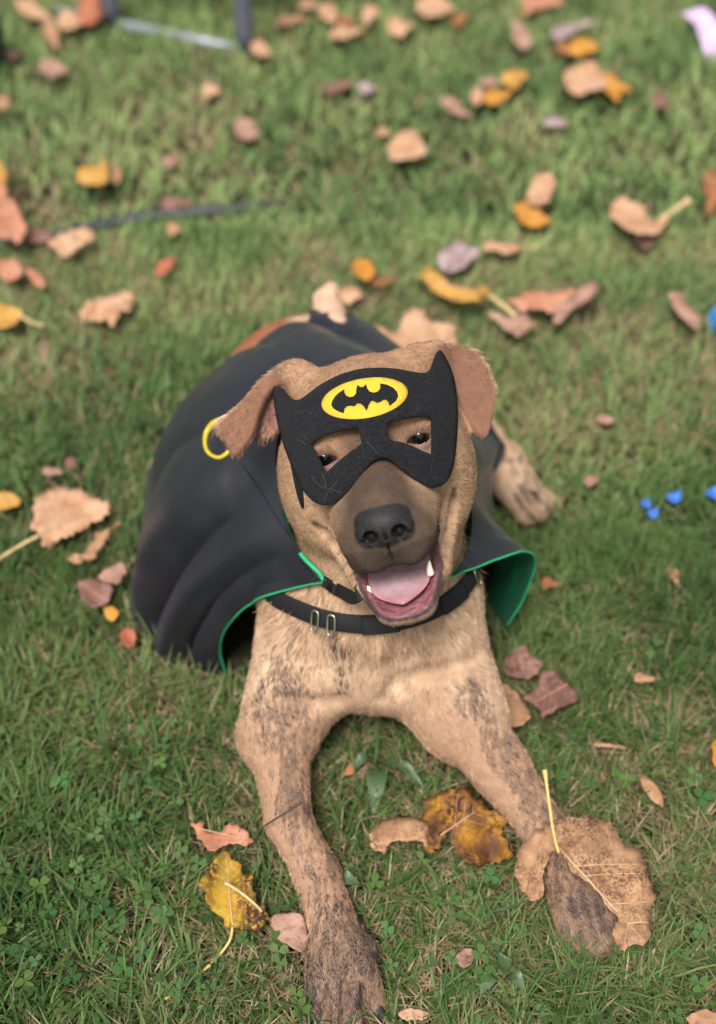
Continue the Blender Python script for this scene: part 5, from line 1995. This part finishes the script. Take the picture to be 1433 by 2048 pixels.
# black bag cut by the left edge
bag = empty('black_bag', on_plane(-52, 170, 0))
tag(bag, 'black fabric bag cut off by the left edge of the picture', 'bag')
bc = on_plane(-52, 150, 0)
Vb, nu, nv = [], 28, 16
for i in range(nv + 1):
    th = math.pi * i / nv - math.pi / 2
    for j in range(nu):
        ph = 2 * math.pi * j / nu
        cx_, sx_ = math.cos(ph), math.sin(ph)
        f1 = lambda v, p: math.copysign(abs(v) ** p, v)
        Vb.append(bc + np.array([.072 * f1(math.cos(th), .5) * f1(cx_, .6), .075 * f1(math.cos(th), .5) * f1(sx_, .6), .075 + .075 * f1(math.sin(th), .6)])
                  + .004 * np.array([math.sin(9 * th + 3 * ph), math.cos(7 * ph), 0]))
Qb = np.array([(i * nu + j, i * nu + (j + 1) % nu, (i + 1) * nu + (j + 1) % nu, (i + 1) * nu + j) for i in range(nv) for j in range(nu)])
m_bag = plain('bag_fabric', (.012, .012, .014), .7, var=.3, scale=200, bumpd=.001)
obj('bag_body', mesh_np('bag_body', np.array(Vb), Qb), m_bag, bag)
hd = catmull([bc + (-.04, 0, .145), bc + (-.03, 0, .20), bc + (.03, 0, .20), bc + (.04, 0, .145)], 20)
V, F = tube(hd, .006, 8)
obj('handle', mesh_np('handle', V, F), m_bag, bag)

# lilac ribbon at the top right
rbp = [on_plane(x, y, z) for x, y, z in ((1368, 26, .03), (1388, 24, .045), (1408, 40, .05), (1424, 70, .045), (1436, 104, .03), (1460, 120, .02))]
V, F = ribbon(rbp, [.034, .04, .038, .05, .05, .03], np.array([.55, -.6, .35]), t=.002, n=30)
o = obj('ribbon', mesh_np('ribbon', V, F), plain('lilac_ribbon', (.62, .42, .66), .5, var=.12, scale=40))
tag(o, 'pale lilac ribbon curled on the grass at the top right corner', 'ribbon')

# blue ball and blue scraps at the right
m_blue = plain('blue_rubber', (.03, .13, .36), .5, var=.2, scale=40)
bcn = on_plane(1452, 642, .026)
V, Q, _p = sphere_np(bcn, .026, np.eye(3), 28, 18)
ball = empty('ball', (bcn[0], bcn[1], 0))
tag(ball, 'blue toy ball cut by the right edge', 'ball')
obj('ball_shell', mesh_np('ball_shell', V, Q), m_blue, ball)
ta_ = np.linspace(0, 2 * np.pi, 40)
V, F = tube(np.array([bcn + .0262 * np.array([math.cos(a), .5 * math.sin(a), .866 * math.sin(a)]) for a in ta_]), .0012, 6, cap=False)
obj('seam', mesh_np('seam', V, F), plain('ball_seam', (.05, .22, .34), .5), ball)
m_scrap = plain('blue_plastic', (.03, .12, .40), .5, var=.25, scale=150)
for px, py, s_, lb in ((1290, 1008, .0075, 'small dull blue plastic scrap, leftmost of the blue bits'), (1305, 1028, .0075, 'small light blue plastic scrap touching the leftmost blue bit'),
                       (1347, 996, .0095, 'bright blue plastic scrap in the middle of the blue bits'), (1430, 988, .011, 'blue plastic scrap at the right edge')):
    c = on_plane(px, py, .03)
    pts, fcs = [], []
    nu = 9
    for i in range(nu):
        for j in range(nu):
            a, b_ = i / (nu - 1) * 2 - 1, j / (nu - 1) * 2 - 1
            q = np.array([[a * 2 + px * .13, b_ * 2, py * .07]])
            pts.append(c + s_ * np.array([a * (1 - .3 * b_ * b_), b_ * .8 * (1 - .25 * a * a), .9 * (vnoise(q, .8, 3)[0] - .5) * 2 + .5 * a * b_]))
    gi_ = np.arange(nu * nu).reshape(nu, nu)
    Fq = np.stack([gi_[:-1, :-1], gi_[1:, :-1], gi_[1:, 1:], gi_[:-1, 1:]], 2).reshape(-1, 4)
    tri_ = np.vstack([Fq[:, [0, 1, 2]], Fq[:, [0, 2, 3]]])
    P3 = np.array(pts)
    VV, FF = thicken(P3, tri_, vert_normals(P3, tri_), .0012)
    o = obj('plastic_scrap', mesh_np('plastic_scrap', VV, FF), m_scrap)
    tag(o, lb, 'scrap', 'blue plastic scraps in the grass')

# broad leaved weed between the front legs
m_weed, nt, b = new_mat('broad_weed_leaf')
n1 = noise_node(nt, 40, 4)
nt.links.new(ramp(nt, n1, [(.3, (.05, .085, .035)), (.7, (.08, .125, .055))]), b.inputs['Base Color'])
b.inputs['Roughness'].default_value = .5


def weed_leaf(root, tip, w, arch, name, par, mat, n=14):
    P = catmull([root, root * .5 + tip * .5 + np.array([0, 0, arch]), tip], n)
    T = np.gradient(P, axis=0)
    T /= np.linalg.norm(T, axis=1)[:, None]
    S = np.cross(T, [0, 0, 1.0])
    S /= np.linalg.norm(S, axis=1)[:, None]
    t = np.linspace(0, 1, n)
    ww = w * (np.sin(np.pi * t ** .8) ** .8 * .95 + .06)
    ww[-1] = .0003
    cols = [-1, -.5, 0, .5, 1]
    V = np.stack([P + S * (ww * c)[:, None] + np.array([0, 0, 1.0]) * (abs(c) * ww * .35 + .0008 * np.sin(t * 20 + c * 3))[:, None] for c in cols], 1).reshape(-1, 3)
    k = 5
    Q = np.array([(i * k + j, i * k + j + 1, (i + 1) * k + j + 1, (i + 1) * k + j) for i in range(n - 1) for j in range(k - 1)])
    return obj(name, mesh_np(name, V, Q), mat, par)


def weed(px, py, leaves, label):
    r = on_plane(px, py, .004)
    e = empty('broad_leaf_weed', r)
    tag(e, label, 'weed', 'broad leaved weeds in the lawn')
    for tx, ty, tz, w in leaves:
        weed_leaf(r, on_plane(tx, ty, tz), w, .018, 'leaf', e, m_weed)
    return e


weed(760, 1530, [(748, 1628, .022, .010), (700, 1545, .02, .006), (850, 1580, .02, .006)], 'broad leaved green weed between the dog\'s front legs')
weed(660, 1790, [(700, 1850, .02, .006), (720, 1770, .03, .007)], 'small broad leaved weed against the inside of the near foreleg')
weed(1000, 1960, [(960, 1990, .02, .006), (1050, 1985, .025, .006), (1015, 1915, .03, .006)], 'small broad leaved weed at the bottom right of the near paw')
# ------------------------------------------------------------------ grass, dry thatch and clover
hemxy = CV[:, NT - 1, :2]
hem_poly = np.vstack([hemxy, CV[::-10, 0, :2][:3]])


def dry_at(X, Y):
    """how straw-like the lawn is at a place, 0..1"""
    P = np.c_[X, Y, np.zeros(len(X))]
    d = smooth01(.50, .72, fnoise(P, 3.2, 71, 3)) * .75 + smooth01(.52, .75, fnoise(P, 9, 75, 2)) * .45
    for px, py, r, a in ((300, 1400, .10, .9), (150, 1390, .08, .5), (390, 1880, .05, .6), (480, 1960, .07, .7), (1400, 1730, .07, .7), (1290, 1330, .08, .6), (640, 1560, .04, .7),
                         (170, 1290, .06, .5), (1130, 1900, .05, .5), (1330, 780, .16, .5), (560, 360, .25, .4), (330, 240, .25, .4), (900, 1700, .03, .3), (1350, 1960, .06, .5)):
        c = on_plane(px, py, 0)
        d = np.maximum(d, a * np.exp(-((X - c[0]) ** 2 + (Y - c[1]) ** 2) / (r * r)))
    return np.clip(d, 0, 1)


def blades(zone, count, lmin, lmax, wmin, wmax, dry_bias=0.0, flat=0.0, seed=1):
    r = np.random.default_rng(seed)
    x0, x1, y0, y1 = zone
    X = r.uniform(x0, x1, count)
    Y = r.uniform(y0, y1, count)
    keep = np.abs(X) < .42 + .72 * Y
    # clumps
    cl = fnoise(np.c_[X, Y, np.zeros(count)], 38, 81, 2)
    keep &= r.random(count) < np.where(Y > 1.5, .75, .30 + 2.4 * (cl - .28))
    X, Y, cl = X[keep], Y[keep], cl[keep]
    n = len(X)
    L = r.uniform(lmin, lmax, n) * (.65 + .7 * cl)
    dry = r.random(n) < np.clip(dry_at(X, Y) * .55 + .06 + .05 * smooth01(.8, 1.8, Y) + dry_bias, 0, .95)
    big = fnoise(np.c_[X, Y, np.zeros(n)], 6, 91, 2)
    ang = r.uniform(0, 2 * np.pi, n)
    lean = np.abs(r.normal(.55, .38, n)) + flat
    lean = np.where(dry, lean + .5, lean)
    bend = r.uniform(.1, .9, n)
    W = r.uniform(wmin, wmax, n) * np.where(dry, .8, 1.0)
    L = np.where(dry, L * .8, L)
    hx, hy = np.cos(ang), np.sin(ang)
    # keep blades under leaves, out of the dog
    zmax = np.full(n, 1.0)
    root = np.c_[X, Y, np.zeros(n)]
    ts = np.array([0, .35, .7, 1.0])
    nrm = np.sqrt(1 + lean ** 2)
    PT = np.empty((n, 4, 3))
    for i, t in enumerate(ts):
        out = L * (lean / nrm * t + bend * .45 * t * t)
        up = L * (1 / nrm * t) * (1 - .42 * bend * t)
        PT[:, i] = np.c_[X + hx * out, Y + hy * out, up + .001]
    f = np.min([field_at(PT[:, i]) + np.where((PT[:, i, 0] < GX[0]) | (PT[:, i, 0] > GX[-1]) | (PT[:, i, 1] < GY[0]) | (PT[:, i, 1] > GY[-1]), 1, 0) for i in (0, 1, 2, 3)], axis=0)
    ok = f > -.002
    ok &= poly_sd(PT[:, 0, :2], hem_poly) > -.004
    ok &= poly_sd(PT[:, 3, :2], hem_poly) > -.012
    for pix, Lr, c, rad_, V3 in FOOT:
        near = np.where(np.hypot(X - c[0], Y - c[1]) < rad_ + .07)[0]
        if len(near) == 0:
            continue
        for i in (1, 2, 3):
            q = PT[near, i]
            ins = poly_sd(pix_of(q), Lr) < 2
            if ins.any():
                k = near[ins]
                d2 = ((V3[None, :, :2] - PT[k, i, None, :2]) ** 2).sum(2)
                zl = V3[d2.argmin(1), 2]
                hi = PT[k, i, 2] > zl - .012
                low = r.random(len(k)) < .93
                ok[k[hi & low]] = False
    PT, W, dry, hx, hy, big, cl = PT[ok], W[ok], dry[ok], hx[ok], hy[ok], big[ok], cl[ok]
    n = len(PT)
    sx, sy = -hy, hx
    wt = np.array([.8, 1.0, .75])
    V = np.empty((n, 7, 3))
    for i in range(3):
        off = (W * wt[i] * .5)[:, None] * np.c_[sx, sy, np.zeros(n)]
        V[:, 2 * i] = PT[:, i] - off
        V[:, 2 * i + 1] = PT[:, i] + off
    V[:, 6] = PT[:, 3]
    b0 = (np.arange(n) * 7)[:, None]
    Q = np.vstack([b0 + [0, 1, 3, 2], b0 + [2, 3, 5, 4]])
    T3 = b0 + [4, 5, 6]
    g1, g2, g3 = np.array([.060, .125, .034]), np.array([.118, .205, .058]), np.array([.195, .26, .09])
    u = np.clip(r.random(n) * .6 + (big - .42) * 1.5, 0, 1)[:, None]
    col = np.where(u < .5, g1 + (g2 - g1) * u * 2, g2 + (g3 - g2) * (u - .5) * 2)
    d1, d2_ = np.array([.26, .18, .095]), np.array([.40, .31, .19])
    ud = r.random(n)[:, None]
    col = np.where(dry[:, None], d1 + (d2_ - d1) * ud, col)
    far = smooth01(.75, 1.7, PT[:, 0, 1])[:, None]                # blades are coloured lighter and yellower further back
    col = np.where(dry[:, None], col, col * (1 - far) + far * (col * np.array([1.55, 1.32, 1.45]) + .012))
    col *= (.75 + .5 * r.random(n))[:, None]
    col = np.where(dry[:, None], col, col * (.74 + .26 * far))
    # yellowing tips on some blades
    C = np.repeat(col[:, None, :], 7, 1)
    tipd = (r.random(n) < .22)[:, None] & ~dry[:, None]
    C[:, 6] = np.where(tipd, np.array([.25, .19, .09]), C[:, 6])
    return V.reshape(-1, 3), [Q, T3], C.reshape(-1, 3)


m_grass, nt, b = new_mat('grass_blades')
c_in = attr_node(nt, 'blade')
nt.links.new(c_in, b.inputs['Base Color'])
b.inputs['Roughness'].default_value = .6
b.inputs['Specular IOR Level'].default_value = .12
tr = nt.nodes.new('ShaderNodeBsdfTranslucent')
nt.links.new(c_in, tr.inputs[0])
mx = nt.nodes.new('ShaderNodeMixShader')
mx.inputs[0].default_value = .30
nt.links.new(b.outputs[0], mx.inputs[1])
nt.links.new(tr.outputs[0], mx.inputs[2])
nt.links.new(mx.outputs[0], nt.nodes['Material Output'].inputs[0])
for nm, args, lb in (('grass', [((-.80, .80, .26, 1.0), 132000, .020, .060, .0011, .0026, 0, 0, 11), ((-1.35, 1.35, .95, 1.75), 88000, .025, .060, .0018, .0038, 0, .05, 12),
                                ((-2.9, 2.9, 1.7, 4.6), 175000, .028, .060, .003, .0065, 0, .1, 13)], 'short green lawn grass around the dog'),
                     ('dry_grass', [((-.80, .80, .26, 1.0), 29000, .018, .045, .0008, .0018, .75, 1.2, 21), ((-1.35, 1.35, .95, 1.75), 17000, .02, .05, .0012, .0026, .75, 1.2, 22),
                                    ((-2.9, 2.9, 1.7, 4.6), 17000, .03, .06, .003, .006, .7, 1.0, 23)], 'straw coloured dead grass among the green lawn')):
    Vs, Qs, Ts, Cs, b0 = [], [], [], [], 0
    for zone, cnt, l0, l1, w0, w1, db, fl, sd in args:
        V, (Q, T3), C = blades(zone, cnt, l0, l1, w0, w1, db, fl, sd)
        Vs.append(V)
        Qs.append(Q + b0)
        Ts.append(T3 + b0)
        Cs.append(C)
        b0 += len(V)
    me = mesh_np(nm, np.vstack(Vs), [np.vstack(Qs), np.vstack(Ts)], False)
    color_attr(me, 'blade', np.vstack(Cs))
    o = obj(nm, me, m_grass)
    tag(o, lb, 'grass', kind='stuff')
    print(nm, b0)

# clover: three round leaflets on a short stalk
rc = np.random.default_rng(33)
Vs, Fs, Cs, b0 = [], [], [], 0
CL = [((220, 1870), 150, 147), ((120, 1650), 130, 57), ((60, 2000), 120, 57), ((900, 1830), 90, 37), ((1000, 1900), 120, 44), ((1380, 1930), 90, 37), ((1050, 1500), 60, 13), ((1250, 1480), 120, 25), ((380, 1800), 50, 11), ((620, 2000), 60, 8), ((1150, 1000), 120, 25), ((1250, 1250), 160, 25), ((300, 1560), 140, 32), ((850, 1960), 110, 25), ((1360, 1560), 90, 18), ((1180, 900), 90, 18), ((560, 1960), 90, 8), ((1000, 1250), 40, 0)]
for (px, py), spread, cnt in CL:
    for _ in range(cnt):
        p = on_plane(px + rc.normal(0, spread), py + rc.normal(0, spread * .8), .0)
        c = p + np.array([rc.normal(0, .004), rc.normal(0, .004), rc.uniform(.014, .034)])
        if field_at(c[None])[0] < .004 and GY[0] < c[1] < GY[-1]:
            continue
        if any(poly_sd(pix_of(c[None]), Lr)[0] < 3 for _a, Lr, cc, rd, _v in FOOT if np.hypot(c[0] - cc[0], c[1] - cc[1]) < rd + .02):
            continue
        s_ = rc.uniform(.0024, .0056)
        a0 = rc.uniform(0, 6.28)
        tilt = rc.normal(0, .35, 2)
        col = np.array([.065, .130, .040]) * rc.uniform(.7, 1.35) * np.array([rc.uniform(.8, 1.4), 1, rc.uniform(.7, 1.2)])
        for k in range(3):
            a = a0 + k * 2.094
            d = np.array([math.cos(a), math.sin(a), 0])
            e = np.array([-d[1], d[0], 0])
            ring_ = []
            for (f1, f2, h) in ((0, 0, 0), (.6, .62, .12), (1.25, .78, .2), (1.75, .45, .2), (1.62, 0, .1), (1.75, -.45, .2), (1.25, -.78, .2), (.6, -.62, .12)):
                q = c + s_ * (d * f1 + e * f2)
                q = q + np.array([0, 0, s_ * h * .8 + (q[0] - c[0]) * tilt[0] + (q[1] - c[1]) * tilt[1]])
                ring_.append(q)
            Vs += ring_
            Fs += [(b0, b0 + i, b0 + i + 1) for i in range(1, 7)]
            Cs += [col] * 8
            b0 += 8
me = mesh_np('clover', np.array(Vs), np.array(Fs))
color_attr(me, 'blade', np.array(Cs))
o = obj('clover', me, m_grass)
tag(o, 'small bright green clover patches in the lawn', 'clover', kind='stuff')
